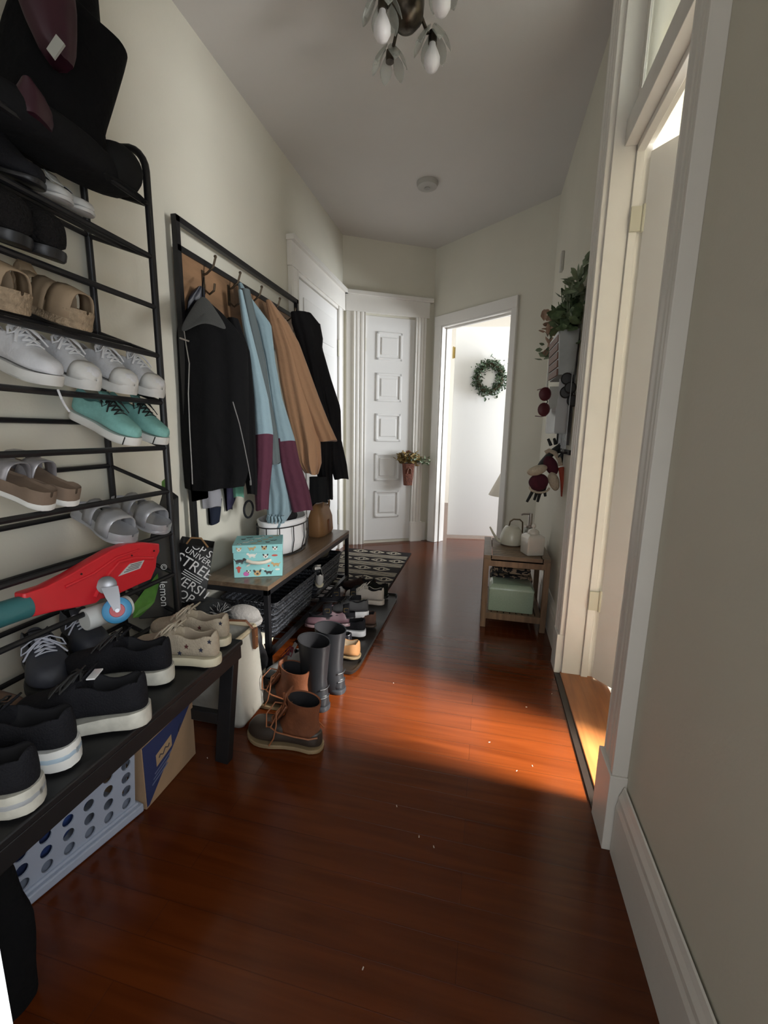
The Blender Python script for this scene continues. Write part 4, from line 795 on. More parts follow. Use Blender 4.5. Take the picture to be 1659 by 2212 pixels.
# ---- things on the hall tree seat
SZ = .428
M_DOG = mat('aqua_paper', (.26,.56,.56), .5)
t = thing('gift_box', 'aqua lidded paper box printed with little dogs on the end of the wooden seat', 'box', (-1.07,1.98,SZ))
bo = Vector((-1.1808, 1.8360, 0.4300)); br = Vector((-0.9706, 1.9341, 0.4300)); u = (br-bo); u.z = 0; Wd = u.length; u.normalize(); bv = Vector((-u.y,u.x,0)); Dp = .20; Hh = .165
bo.z = SZ+.001
def bxf(m, o, u, v, w, d, z0, z1, mi=0):
    p = [o+u*a+v*b for a, b in ((0,0),(w,0),(w,d),(0,d))]; vs = [Vector((q.x,q.y,z)) for z in (o.z+z0,o.z+z1) for q in p]
    return m.add(vs, [(3,2,1,0),(4,5,6,7),(0,1,5,4),(1,2,6,5),(2,3,7,6),(3,0,4,7)], mi)
bxf(MB(), bo, u, bv, Wd, Dp, 0, Hh-.01).build('box_body', M_DOG, t, bevel=.001)
bxf(MB(), bo-u*.003-bv*.003, u, bv, Wd+.006, Dp+.006, Hh-.038, Hh).build('lid', M_DOG, t, bevel=.001)
cols = [mat('print_white', (.75,.72,.66), .6), mat('print_tan', (.50,.33,.15), .6), mat('print_dark', (.05,.045,.045), .6), mat('print_red', (.50,.08,.06), .6), mat('print_pink', (.5,.12,.35), .6)]
def ell(m, c, rx, rz, M, mi, n=12, rot=0, lift=.0005):
    pts = [(rx*math.cos(2*PI*k/n), rz*math.sin(2*PI*k/n)) for k in range(n)]; pts = [(x*math.cos(rot)-y*math.sin(rot)+c[0], x*math.sin(rot)+y*math.cos(rot)+c[1]) for x, y in pts]
    m.add([M @ Vector((x, y, lift)) for x, y in pts] + [M @ Vector((x, y, 0)) for x, y in pts], [tuple(range(n))] + [(i, (i+1) % n, (i+1) % n + n, i+n) for i in range(n)], mi)
def dogface(m, c, s, M, a, b, lift=.0005):
    ell(m, c, s, s*.85, M, a, lift=lift); ell(m, (c[0]-s*.8,c[1]+s*.6), s*.3, s*.5, M, b, rot=.5, lift=lift*1.5); ell(m, (c[0]+s*.8,c[1]+s*.6), s*.3, s*.5, M, b, rot=-.5, lift=lift*1.5); ell(m, (c[0],c[1]-s*.2), s*.35, s*.3, M, b, lift=lift*2)
def dogbody(m, c, s, M, a, fl=1, lift=.0005):
    ell(m, c, s*1.3, s*.5, M, a, lift=lift); ell(m, (c[0]+fl*s*1.4,c[1]+s*.5), s*.5, s*.42, M, a, lift=lift*1.6)
    for dx in (-.9,-.5,.5,.9): ell(m, (c[0]+dx*s,c[1]-s*.6), s*.14, s*.42, M, a, n=8, lift=lift*1.3)
    ell(m, (c[0]-fl*s*1.4,c[1]+s*.4), s*.12, s*.5, M, a, n=8, rot=fl*.6, lift=lift*1.3)
Mf = frame(bo - bv*.0005, u, (0,0,1), u.cross(Vector((0,0,1)))); Ml = frame(bo - bv*.0037 + Vector((0,0,0)), u, (0,0,1), u.cross(Vector((0,0,1))))
m = MB(); w = Wd
dogbody(m, (.08*w+.01,.085), .016, Mf, 2, 1); dogface(m, (.48*w,.020), .017, Mf, 1, 2); dogbody(m, (.38*w,.112), .014, Mf, 0, -1); ell(m, (.10*w,.042), .007, .018, Mf, 3); ell(m, (.10*w,.05), .013, .006, Mf, 3, lift=.0008)
dogface(m, (.66*w,.105), .012, Mf, 0, 2); dogbody(m, (.90*w-.006,.062), .013, Mf, 1, -1); ell(m, (.85*w,.108), .015, .005, Mf, 3); ell(m, (.72*w,.055), .005, .005, Mf, 3); dogbody(m, (.72*w,.022), .012, Mf, 2, -1); ell(m, (.25*w,.018), .014, .012, Mf, 4); dogface(m, (.30*w,.028), .009, Mf, 0, 2); ell(m, (.90*w,.035), .012, .005, Mf, 0); ell(m, (.3*w,.062), .012, .004, Mf, 0, rot=.5); ell(m, (.6*w,.04), .010, .003, Mf, 0, rot=-.4)
dogface(m, (.12*w,.143), .011, Ml, 0, 1, .0006); dogbody(m, (.38*w,.148), .011, Ml, 1, 1); dogface(m, (.64*w,.148), .012, Ml, 1, 2); dogface(m, (.86*w,.144), .011, Ml, 0, 2)
m.build('dog_print', cols, t, smooth=False)
Mt = frame(bo + Vector((0,0,Hh+.0002)), u, bv, (0,0,1)); m = MB()
random.seed(3)
for k in range(14):
    c = (Wd*(.12+.76*((k*.382) % 1)), Dp*(.10+.8*k/13)); (dogbody if k % 2 else dogface)(m, c, .010, Mt, *((k % 3,) if k % 2 else (k % 3, 2)))
m.build('lid_print', cols, t, smooth=False)
m = MB(); c = bo + u*Wd*.52 - bv*.006 + Vector((0,0,.087))
m.tube([c - u*.058, c - u*.03 - bv*.010 - Vector((0,0,.008)), c - bv*.012 - Vector((0,0,.010)), c + u*.03 - bv*.010 - Vector((0,0,.008)), c + u*.058], .009, 8, flat=1); m.build('ribbon_handle', mat('cream_cord', (.68,.62,.52), .6), t)
# wire basket with white liner
wc = Vector((-1.2908, 2.5001, 0.4500)); wc.z = SZ
wc = Vector((-1.19,2.40,SZ)); t = thing('wire_basket', 'black wire basket with a white cloth liner behind the dog print box', 'basket', wc)
def ovl(rx, ry, z, n=36, wob=0, sd=0): return [wc + Vector((rx*math.cos(2*PI*k/n)*(1+wob*math.sin(5*2*PI*k/n+sd)), ry*math.sin(2*PI*k/n)*(1+wob*math.cos(4*2*PI*k/n+sd)), z)) for k in range(n)]
m = MB(); m.loft([ovl(.095,.16,.006,36,.01), ovl(.115,.185,.03,36,.03,1), ovl(.125,.20,.08,36,.05,2), ovl(.12,.195,.15,36,.04,0), ovl(.13,.21,.205,36,.05,1), ovl(.12,.20,.21,36,.05,1), ovl(.11,.18,.16,36,.03,0), ovl(.09,.16,.05,36,.02)], True)
m.build('cloth_liner', mat('white_liner', (.85,.85,.86), .8, bump=.4, bscale=20), t)
m = MB(); m.tube(ovl(.135,.212,.175), .0035, 6, True); m.tube(ovl(.115,.19,.005), .004, 6, True)
for k in range(12):
    a = 2*PI*k/12; m.tube([wc+Vector((.115*math.cos(a),.19*math.sin(a),.005)), wc+Vector((.137*math.cos(a),.212*math.sin(a),.09)), wc+Vector((.135*math.cos(a),.212*math.sin(a),.175))], .003, 6)
m.build('wire_frame', M_BLK, t)
hc = Vector((-1.2200, 2.0597, 0.7343)); m = MB(); m.tube([hc + Vector((.0,.045*math.cos(2*PI*k/20),.045*math.sin(2*PI*k/20))) for k in range(20)], .006, 8, True); m.build('ring_handle', M_BLK, t)
tag(MB().ball((-1.19,2.40,SZ+.205), (.08,.14,.05), 14).build('dark_bundle', mat('dark_contents', (.02,.018,.02), .8, bump=1, bscale=30), sub=1), 'dark bundle of accessories heaped in the white lined wire basket', 'accessories')
# tan handbag
hb = Vector((-1.13,2.86,SZ)); t = thing('handbag', 'tan leather handbag slumped under the scarf fringe at the far end of the seat', 'handbag', hb)
ring = lambda hx, hy, z: [p for p in squarering((hb.x,hb.y), hx, hy, SZ+z, .5, 6)]
M_TLB = mat('tan_leather', (.32,.17,.075), .5, var=.2, vscale=10)
MB().loft([ring(.055,.12,0), ring(.065,.13,.02), ring(.06,.125,.12), ring(.035,.10,.20), ring(.015,.08,.225)]).build('body', M_TLB, t, angle=60)
m = MB(); m.tube([hb+Vector((.04,-.06,.20)), hb+Vector((.05,-.05,.25)), hb+Vector((.05,.0,.27)), hb+Vector((.05,.05,.25)), hb+Vector((.04,.06,.20))], .006, 8); m.build('strap', M_TLB, t)
m = MB(); m.box(hb+Vector((.058,-.012,.02)), hb+Vector((.070,.012,.11))); m.build('buckle_tab', mat('brown_leather_tab', (.18,.07,.03), .5), t, bevel=.002)
# ---- woven baskets on the lower wire shelf
def weave(nt, b):
    tc = nt.nodes.new('ShaderNodeTexCoord'); w = nt.nodes.new('ShaderNodeTexWave'); w.bands_direction = 'Z'; w.inputs['Scale'].default_value = 13; w.inputs['Distortion'].default_value = 3; w.inputs['Detail'].default_value = 2; w.inputs['Detail Scale'].default_value = 6
    r = nt.nodes.new('ShaderNodeValToRGB'); r.color_ramp.elements[0].color = (.006,.006,.008,1); r.color_ramp.elements[1].color = (.055,.06,.072,1)
    k = nt.nodes.new('ShaderNodeBump'); k.inputs['Strength'].default_value = 1; k.inputs['Distance'].default_value = .012
    nt.links.new(tc.outputs['Object'], w.inputs['Vector']); nt.links.new(w.outputs['Fac'], r.inputs[0]); nt.links.new(r.outputs[0], b.inputs['Base Color']); nt.links.new(w.outputs['Fac'], k.inputs['Height']); nt.links.new(k.outputs[0], b.inputs['Normal']); b.inputs['Roughness'].default_value = .5
M_WICK = node_mat('dark_wicker', weave)
def wicker(cy, hy, label, seed):
    c = (-1.155, cy); t = thing('wicker_basket', label, 'basket', (c[0],c[1],.09), group='dark woven baskets under the hall tree seat')
    rg = lambda hx, hy_, z: squarering(c, hx, hy_, z, .12, 4)
    m = MB(); rings = []; n = 30
    for k in range(n+1):
        s = k/n; e = .0035*math.sin(k*PI*.9); rings.append(rg(.135+.025*s+e, hy-.02+.02*s+e, .09+.19*s))
    rings.append(rg(.148, hy-.013, .28)); rings.append(rg(.125, hy-.03, .10)); m.loft(rings, True); m.build('woven_body', M_WICK, t, angle=80)
    m = MB(); rr = rg(.162, hy+.002, .281); m.tube(rr, .008, 8, True); m.build('rim', M_WICK, t)
    return t
wicker(2.17, .27, 'dark woven basket under the near end of the wooden seat', 1); wicker(2.70, .235, 'dark woven basket under the far end of the wooden seat', 2)
shoe('white_heel', 'pale cream shoe standing upright inside the nearer woven basket', 'shoe', (-1.08,2.00,.13), PI/2, L=.22, W=.08, up=mat('pale_cream', (.6,.56,.46), .5), sole=M_CRM, pitch=-1.0, st=.012)
shoe('white_heel', 'light shoe poking out of the further woven basket', 'shoe', (-1.06,2.60,.24), PI/2+.5, L=.2, W=.07, up=mat('pale_silver', (.6,.58,.55), .4, metal=.3), sole=M_CRM, pitch=-.25, st=.012)
shoe('olive_shoe', 'dull olive cloth shoe inside the further woven basket', 'shoe', (-1.12,2.80,.245), -PI/2, L=.2, W=.09, up=mat('dull_olive', (.10,.085,.055), .8), sole=M_BLK, pitch=.1, st=.012)
# ================================================================ PILE BETWEEN BENCHES
def blob(name, c, r, mt, label, cat, seed=0, rough=.12, rot=0, group=None, flatten=True):
    random.seed(seed); m = MB(); seg = 28; rings = []; ph = [random.uniform(0,6.28) for _ in range(8)]
    for i in range(17):
        a = -PI/2 + PI*i/16; ring = []
        for k in range(seg):
            th = 2*PI*k/seg; f = 1 + rough*(math.sin(3*th+ph[0]+a*2) + .6*math.sin(5*th+ph[1]-3*a) + .5*math.sin(4*a+ph[2]+th))
            x, y, z = math.copysign(abs(math.cos(a))**.7, 1)*math.cos(th)*f, abs(math.cos(a))**.7*math.sin(th)*f, math.sin(a)*(1+rough*.6*math.sin(2*th+ph[3]))
            ring.append(Vector((x*r[0]*math.cos(rot)-y*r[1]*math.sin(rot)+c[0], x*r[0]*math.sin(rot)+y*r[1]*math.cos(rot)+c[1], max(z,-.8)*r[2]+c[2])))
        rings.append(ring)
    m.loft(rings); return tag(m.build(name, mt, angle=80), label, cat, group)
M_BNY = mat('black_nylon', (.010,.010,.012), .55, bump=.6, bscale=18)
blob('duffel_bag', (-1.21,1.57,.26), (.15,.17,.15), M_BNY, 'black nylon duffel bag in the gap between the bench and hall tree', 'bag', 11)
blob('black_bag', (-1.13,1.66,.17), (.19,.10,.17), M_BNY, 'crumpled black bag on the floor under the duffel bag', 'bag', 13)
# canvas tote
t = thing('canvas_tote', 'off-white canvas tote bag with brown leather handles standing beside the black bench', 'tote bag', (-.97,1.44,0))
M_CAN = mat('off_white_canvas', (.52,.50,.44), .9, var=.08, vscale=10, bump=.5, bscale=18)
tc_ = (-.985,1.44)
def tr(hx, hy, z, dx=0, w=0):
    return [p + Vector((dx + .008*math.sin(7*p.y*6+z*20)*w, .008*math.sin(p.x*40+z*14)*w, 0)) for p in squarering((tc_[0],tc_[1]), hx, hy, z, .22, 6)]
m = MB(); m.loft([tr(.118,.085,.002), tr(.130,.095,.03,0,.5), tr(.128,.095,.15,0,1), tr(.118,.09,.27,-.01,1), tr(.105,.085,.355,-.02,1), tr(.100,.080,.36,-.02,1), tr(.10,.08,.30,-.02,1), tr(.10,.08,.2,-.01)], True); m.build('bag_body', M_CAN, t, angle=80)
m = MB(); m.tube(tr(.104,.084,.352,-.02,1), .010, 8, True); m.build('folded_rim', mat('cream_felt', (.55,.47,.33), .9), t)
M_STRP = mat('brown_leather_strap', (.16,.06,.025), .5)
p0 = Vector((-0.9000, 1.4140, 0.2049))
for px in ((-.905,1.355),(-.875,1.48)):
    m = MB(); x, y = px; yy = y
    if y < 1.4: m.box((x-.06,tc_[1]-.106,.25),(x-.037,tc_[1]-.094,.355)); m.box((x-.06,tc_[1]-.106,.345),(x-.037,tc_[1]-.07,.362))
    else: m.box((x-.001,y-.012,.28),(x+.012,y+.012,.365)); m.tube([(x,y-.0,.36),(x-.03,y-.005,.395),(x-.10,y-.03,.40),(x-.17,y-.03,.36)], .009, 6, flat=.35)
    m.build('handle_tab', M_STRP, t, bevel=.001)
    m = MB()
    for z in (.27,.31): m.ball((x-.048,tc_[1]-.107,z) if y < 1.4 else (x+.013,y,z+.02), .003, 8)
    m.build('rivet', M_BRASS, t)
# beanie with pompom on the tote / bag pile
bc = Vector((-1.0000, 1.6203, 0.3521))
t = thing('beanie', 'pale grey knitted beanie with a black and white pompom on the bag pile', 'hat', (bc.x,bc.y,bc.z-.04))
M_KNT = mat('pale_grey_knit', (.33,.315,.30), .95, bump=.6, bscale=90)
m = MB(); M = Matrix.Rotation(.35, 3, 'Z') @ Matrix.Rotation(.2, 3, 'Y'); m.ball(bc, (.072,.060,.038), 20, M=M); m.build('knit_body', M_KNT, t, sub=1)
m = MB(); m.tube([bc + M @ Vector((.06*math.cos(a)+.01, .062*math.sin(a), -.022)) for a in [2*PI*k/24 for k in range(24)]], .013, 8, True); m.build('brim', M_KNT, t)
pc = Vector((-1.0200, 1.4693, 0.4132)); random.seed(2); m = MB()
for k in range(230):
    d = Vector((random.gauss(0,1),random.gauss(0,1),random.gauss(0,1))).normalized(); l = random.uniform(.040,.052); q = d + Vector((random.uniform(-.2,.2),)*3)*.6
    m.tube([pc + d*.010, pc + d*l*.6, pc + q.normalized()*l], lambda s: .0026-.0018*s, 4, mi=k % 3 != 0, cap=False)
m.build('pompom', [mat('pompom_white', (.55,.55,.55), .9), mat('pompom_black', (.02,.02,.022), .9)], t)
# black and white lettered bag hanging from the rack end
t = thing('lettered_bag', 'black paper shopping bag covered in white slanted lettering behind the rack post', 'shopping bag', (-1.22,1.56,.42))
a_ = Vector((-1.2272, 1.5171, 0.6840)); b_ = Vector((-1.1222, 1.5958, 0.6481)); c_ = Vector((-1.1583, 1.5687, 0.4194)); d_ = Vector((-1.2343, 1.5118, 0.4206)); dep = Vector((-.06,.10,0)); 
bl = MB(); bl.add([a_,b_,c_,d_]+[p+dep for p in (a_,b_,c_,d_)], [(0,1,2,3),(7,6,5,4),(1,5,6,2),(4,0,3,7),(3,2,6,7)]); bl.build('bag_body', mat('black_paper', (.012,.012,.013), .5), t, solid=.002)
ux = (b_-a_).normalized(); uz = (d_-a_); nn = ux.cross(uz).normalized(); vy = nn.cross(ux).normalized()
if vy.z < 0: vy = -vy; 
nn = ux.cross(vy); cw = (a_+b_+c_+d_)/4
if nn.y > 0: nn = -nn
m = MB(); 
rr = -.42; e1 = ux*math.cos(rr) + vy*math.sin(rr); e2 = -ux*math.sin(rr) + vy*math.cos(rr); nz = e1.cross(e2)
FW = (b_-a_).length; FH = (d_-a_).length
for tx, sz, oy in (('KITCHEN', .13, .47), ('SHOP STREET', .17, .33), ('UNIVERSITY', .13, .22), ('STREET', .24, .02), ('NEW YORK', .11, -.07), ('UNIVERSITY', .21, -.26), ('SHOP', .20, -.44), ('SHOP KITCHEN', .12, -.55)):
    if tx == 'NEW YORK': continue
    text_mesh(tx, sz*FH, frame(cw + nn*.0025 + e2*oy*FH, e1, e2, nz), m, ext=.0004)
for k in range(3): m.bar(cw+nn*.0025-e1*FW*.32+e2*FH*(-.09+.035*k), cw+nn*.0025+e1*FW*.34+e2*FH*(-.09+.035*k), .003, .0006, up=nn)
# keep letters inside the face
inside = []
keep = MB()
P0, U_, V_ = a_, (b_-a_), (d_-a_)
for f, mi in zip(m.f, m.m):
    c = sum((m.v[i] for i in f), Vector())/len(f) - P0; A = U_.dot(U_); B = U_.dot(V_); Cc = V_.dot(V_); p = c.dot(U_); q = c.dot(V_); D = A*Cc-B*B
    s_, t_ = (p*Cc-q*B)/D, (q*A-p*B)/D
    if .01 < s_ < .98 - .2*max(t_,0) and .03 < t_ < .98: inside.append(f)
mm = MB(); mm.add(m.v, inside); mm.build('white_lettering', mat('white_ink', (.72,.72,.72), .6), t, smooth=False)
m = MB(); m.tube([a_+ux*.03, a_+ux*.05+Vector((0,0,.03)), a_+ux*.09+Vector((0,0,.035)), b_-ux*.02], .004, 6); m.build('cord_handle', mat('tan_cord', (.25,.14,.06), .8), t)
# green and black bag with lemon lettering, hanging at the rack end
t = thing('green_black_bag', 'green and black shopping bag with white vertical lettering on the rack end', 'shopping bag', (-1.30,1.46,.5))
pl = lambda px: px
g = [Vector(p) for p in ((-1.2400, 1.3019, 0.5971), (-1.2400, 1.4637, 0.9038), (-1.2000, 1.4739, 0.8710), (-1.1600, 1.3999, 0.4181), (-1.2200, 1.2686, 0.4522))]
m = MB(); dp = Vector((-.05,.09,0)); m.add(g + [p+dp for p in g], [(0,1,2,3,4),(9,8,7,6,5)] + [(i,(i+1)%5,(i+1)%5+5,i+5) for i in range(5)]); m.build('bag_body', mat('black_laminate', (.010,.010,.011), .5), t, bevel=.003)
m = MB(); G_ = mat('leaf_green_print', (.09,.27,.04), .45, var=.3, vscale=25)
def patch(pts, off=.004):
    m = MB()
    P = [Vector(p) for p in pts]; n = Vector((.35,-.93,.0)).normalized(); n_ = len(P); a = [p + n*off for p in P]; b = [p + n*(off-.003) for p in P]
    m.add(a+b, [tuple(range(n_)), tuple(range(2*n_-1,n_-1,-1))] + [(i,(i+1)%n_,(i+1)%n_+n_,i+n_) for i in range(n_)]); m.build('green_print', G_, t, smooth=False)
patch([(-1.2250, 1.4451, 0.9468), (-1.2150, 1.4626, 0.9637), (-1.2150, 1.4593, 0.9056), (-1.2250, 1.4417, 0.9146)]); patch([(-1.2100, 1.3930, 0.8538), (-1.2000, 1.4310, 0.8078), (-1.2000, 1.4367, 0.7621), (-1.2100, 1.3926, 0.8035)])
patch([(-1.2000, 1.3576, 0.6047), (-1.2000, 1.3602, 0.5592), (-1.1900, 1.3186, 0.5049), (-1.1900, 1.2986, 0.4944), (-1.2000, 1.2531, 0.4722), (-1.2000, 1.2238, 0.4811), (-1.2000, 1.2333, 0.5283), (-1.2000, 1.2851, 0.5620)])
m = MB(); pt = Vector((-1.1650, 1.3322, 0.5724)); e1 = Vector((0,0,-1)); e2 = Vector((.93,.36,0)).normalized(); nz = e1.cross(e2)
text_mesh('lemon', .040, frame(pt + Vector((0,-.01,-.035)), e1, e2, nz), m); m.build('white_lettering', mat('white_ink', (.72,.72,.72), .6), t, smooth=False); m = MB(); lc = Vector((-1.1650, 1.3607, 0.6346)) + Vector((0,-.01,0))
m.tube([lc + e2*.010*math.cos(2*PI*k/20) + Vector((0,0,.010*math.sin(2*PI*k/20))) for k in range(20)], .0012, 6, True); m.tube([lc + e2*.005*math.cos(a) + Vector((0,0,.005*math.sin(a))) for a in [-.9+k*(PI+1.8)/10 for k in range(11)]], .001, 6); m.build('round_logo', mat('white_ink', (.72,.72,.72), .6), t, smooth=False)
# caster board (red) on the rack
t = thing('caster_board', 'bright red caster board with a blue wheel resting on the lower rack tiers', 'skateboard', (-1.12,1.0,.62))
M_RED = mat('red_plastic', (.62,.018,.028), .38, var=.1, vscale=8); XB = -1.085
out = [Vector(p) for p in ((-1.0900, 0.7850, 0.7444), (-1.0900, 0.8394, 0.7431), (-1.0900, 0.9119, 0.7546), (-1.0900, 0.9865, 0.7725), (-1.0900, 1.0560, 0.7875), (-1.0900, 1.1146, 0.7903), (-1.0900, 1.1808, 0.7786), (-1.0900, 1.2483, 0.7571), (-1.0900, 1.2478, 0.7307), (-1.0900, 1.2327, 0.7132), (-1.0900, 1.2247, 0.6791), (-1.0900, 1.1975, 0.6447), (-1.0900, 1.1462, 0.6443), (-1.0900, 1.0798, 0.6429), (-1.0900, 1.0358, 0.6411), (-1.0900, 0.9957, 0.6505), (-1.0900, 0.9791, 0.6440), (-1.0900, 0.9207, 0.6547), (-1.0900, 0.8614, 0.6682), (-1.0900, 0.7924, 0.6795), (-1.0900, 0.7809, 0.6954))]
cen = sum(out, Vector())/len(out)
def off(k, x): return [Vector((x, cen.y+(p.y-cen.y)*k, cen.z+(p.z-cen.z)*k)) for p in out]
m = MB(); m.loft([off(.96,XB-.04), off(1.0,XB-.03), off(1.0,XB-.004), off(.975,XB)], True); m.build('deck', M_RED, t, angle=50, bevel=.002)
m = MB()
rid = [Vector(p) for p in ((-1.0850, 1.2098, 0.7152), (-1.0850, 1.1317, 0.7389), (-1.0850, 1.0681, 0.7420), (-1.0850, 1.0314, 0.7196), (-1.0850, 1.0008, 0.6952), (-1.0850, 0.9767, 0.6640))]
m.tube(rid, .006, 8); m.tube([Vector(p) for p in ((-1.0850, 1.1532, 0.7593), (-1.0850, 1.0613, 0.7587), (-1.0850, 0.9772, 0.7341), (-1.0850, 0.8904, 0.7255))], .005, 8); m.build('moulded_ridge', M_RED, t)
lab = [Vector(p) for p in ((-1.0830, 1.1110, 0.7250), (-1.0830, 1.1707, 0.7201), (-1.0830, 1.1502, 0.6977), (-1.0830, 1.0629, 0.6993))]
m = MB(); m.add(lab + [p-Vector((.003,0,0)) for p in lab], [(0,1,2,3),(7,6,5,4),(0,4,5,1),(1,5,6,2),(2,6,7,3),(3,7,4,0)]); m.build('sticker', mat('white_sticker', (.55,.55,.55), .5), t, smooth=False)
m = MB()
for k in range(4): a = lab[0].lerp(lab[3], .15+.2*k) + Vector((.0012,0,0)); b = lab[1].lerp(lab[2], .15+.2*k) + Vector((.0012,0,0)); m.bar(a.lerp(b,.12), a.lerp(b,.85), .0012, .002)
m.build('sticker_print', mat('grey_print', (.12,.12,.12), .6), t, smooth=False)
m = MB()
for p in ((-1.0840, 1.1222, 0.7493), (-1.0840, 0.9420, 0.7455), (-1.0840, 1.2176, 0.7392)): m.lathe([(.003,-.001),(.003,.001)], p, 10, M=Matrix.Rotation(PI/2,3,'Y'))
m.build('bolt_hole', mat('bolt_dark', (.03,.005,.006), .5), t)
m = MB(); m.tube([(-1.1000, 0.7967, 0.7061), (-1.1000, 0.7682, 0.7080), (-1.1000, 0.6977, 0.7100), (-1.1000, 0.6790, 0.7094)], .030, 20); m.build('torsion_grip', mat('teal_plastic', (.035,.15,.16), .45), t)
wcn = Vector((-1.0300, 0.9948, 0.6229)); ax = Vector((.68,-.64,.30)).normalized(); xw = Vector((0,0,1)).cross(ax).normalized(); Mw = frame((0,0,0), xw, ax.cross(xw), ax).to_3x3()
w = MB().lathe([(.014,-.011),(.030,-.012),(.0375,-.007),(.039,0),(.0375,.007),(.030,.012),(.014,.011)], wcn, 28, M=Mw).build('wheel', mat('blue_urethane', (.055,.27,.50), .4), t)
MB().lathe([(.019,-.0135),(.020,-.012),(.020,.012),(.019,.0135),(.006,.0138)], wcn, 24, M=Mw).build('hub', mat('red_hub', (.45,.02,.03), .4), w)
fk = Vector((-1.0600, 1.0060, 0.6873)); m = MB()
for sg in (1,-1):
    m.loft([[p + ax*(.017*sg) + d for d in (s1*hw_+ax*-.0012, s1*-hw_+ax*-.0012, s1*-hw_+ax*.0012, s1*hw_+ax*.0012)] for p, hw_, s1 in [(fk, .022, Vector((0,0,1)).cross(ax)), (fk.lerp(wcn,.4), .019, Vector((0,0,1)).cross(ax)), (fk.lerp(wcn,.8), .012, Vector((0,0,1)).cross(ax)), (wcn, .009, Vector((0,0,1)).cross(ax))]])
m.lathe([(.026,-.008),(.026,.006),(.012,.010)], fk + Vector((-.012,.002,.004)), 20, M=Mw); m.tube([wcn-ax*.024, wcn+ax*.024], .006, 10); m.build('caster_fork', M_CHROME, t)
# white roll behind the caster
t = tag(MB().lathe([(.0,0),(.031,0),(.033,.004),(.033,.13),(.031,.134),(.0,.134)], (-1.1300, 0.9743, 0.5879), 24, M=(Matrix.Rotation(-PI/2+.0,3,'X') @ Matrix.Rotation(.25,3,'Y'))).build('white_roll', mat('roll_white', (.62,.63,.61), .6)), 'white cylinder lying behind the blue wheel of the caster board', 'roll')
# ---- top of the rack
M_BCO = mat('black_coat_cloth', (.0045,.0045,.005), .97, bump=.8, bscale=25)
t = thing('black_backpack', 'large bulky black bag piled on the top tier of the rack', 'bag', (-1.24,1.12,1.95))
garment('bag_body', [(-1.1908,1.1712,2.3524,0.0822), (-1.1965,1.1652,2.2860,0.0904), (-1.2015,1.1598,2.2405,0.0974), (-1.1857,1.1767,2.2166,0.1368), (-1.1934,1.1685,2.1814,0.1380), (-1.2138,1.1466,2.0817,0.1349), (-1.2356,1.1233,1.9978,0.1383), (-1.2467,1.1115,1.9475,0.1553), (-1.2508,1.1071,1.8948,0.1732)], lambda s: .10, M_BCO, t, folds=4, amp=.12, seed=51, clampx=-1.38)
t = thing('maroon_jacket', 'dark maroon padded garment with a white label on top of the rack', 'jacket', (-1.12,1.0,2.0))
M_MRN = mat('dark_maroon_nylon', (.040,.006,.016), .5, var=.4, vscale=9)
garment('padded_body', [(-1.0957,1.0247,2.2117,0.0613), (-1.0945,1.0259,2.1573,0.0614), (-1.0910,1.0297,2.1032,0.0514), (-1.0865,1.0345,2.0581,0.0388), (-1.0817,1.0398,2.0347,0.0240)], .035, M_MRN, t, folds=4, amp=.12, seed=52, n=12)
lb = [Vector(p) for p in ((-1.0010, 0.9550, 2.0208), (-0.9808, 0.9550, 1.9991), (-1.0141, 0.9550, 1.9755), (-1.0320, 0.9550, 1.9971))]
m = MB(); m.add(lb + [p + Vector((-.003,.006,0)) for p in lb], [(0,1,2,3),(7,6,5,4),(0,4,5,1),(1,5,6,2),(2,6,7,3),(3,7,4,0)]); m.build('white_label', mat('dull_white_label', (.40,.40,.36), .7), t, smooth=False)
t = tag(garment('maroon_pouch', [(-1.1315,0.9860,1.9576,0.0146), (-1.1295,0.9882,1.9403,0.0294), (-1.1310,0.9866,1.9151,0.0440), (-1.1348,0.9824,1.8915,0.0496), (-1.1312,0.9863,1.8776,0.0381)], .04, M_MRN, folds=3, amp=.1, seed=53, n=12), 'small dark maroon pouch low in the bag pile on top of the rack', 'pouch')
cc = Vector((-1.1700, 1.2726, 1.9312)); 
t = thing('baseball_cap', 'black cap with rounded crown at the far end of the top rack tier', 'cap', (cc.x,cc.y,cc.z-.06))
m = MB(); m.ball(cc, (.085,.075,.070), 20); m.build('crown', mat('dark_charcoal_cloth', (.012,.012,.012), .9), t)
m = MB(); m.loft([[cc + Vector((-.03+.09*s + .0, .10*math.cos(a)*.8-.02, -.05+.012*math.sin(a)-.02*s)) for a in [PI*k/8 for k in range(9)]] for s in (0,.5,1)], False, False); m.build('brim', mat('dark_charcoal_cloth', (.012,.012,.012), .9), t, solid=.005)
blob('rolled_black_cloth', tuple(Vector((-1.1800, 1.0902, 1.8998))), (.085,.24,.055), mat('soft_black_cloth', (.010,.010,.011), .95, bump=.5, bscale=30), 'long rolled black cloth lying along the top tier of the rack', 'cloth', 61, .06)
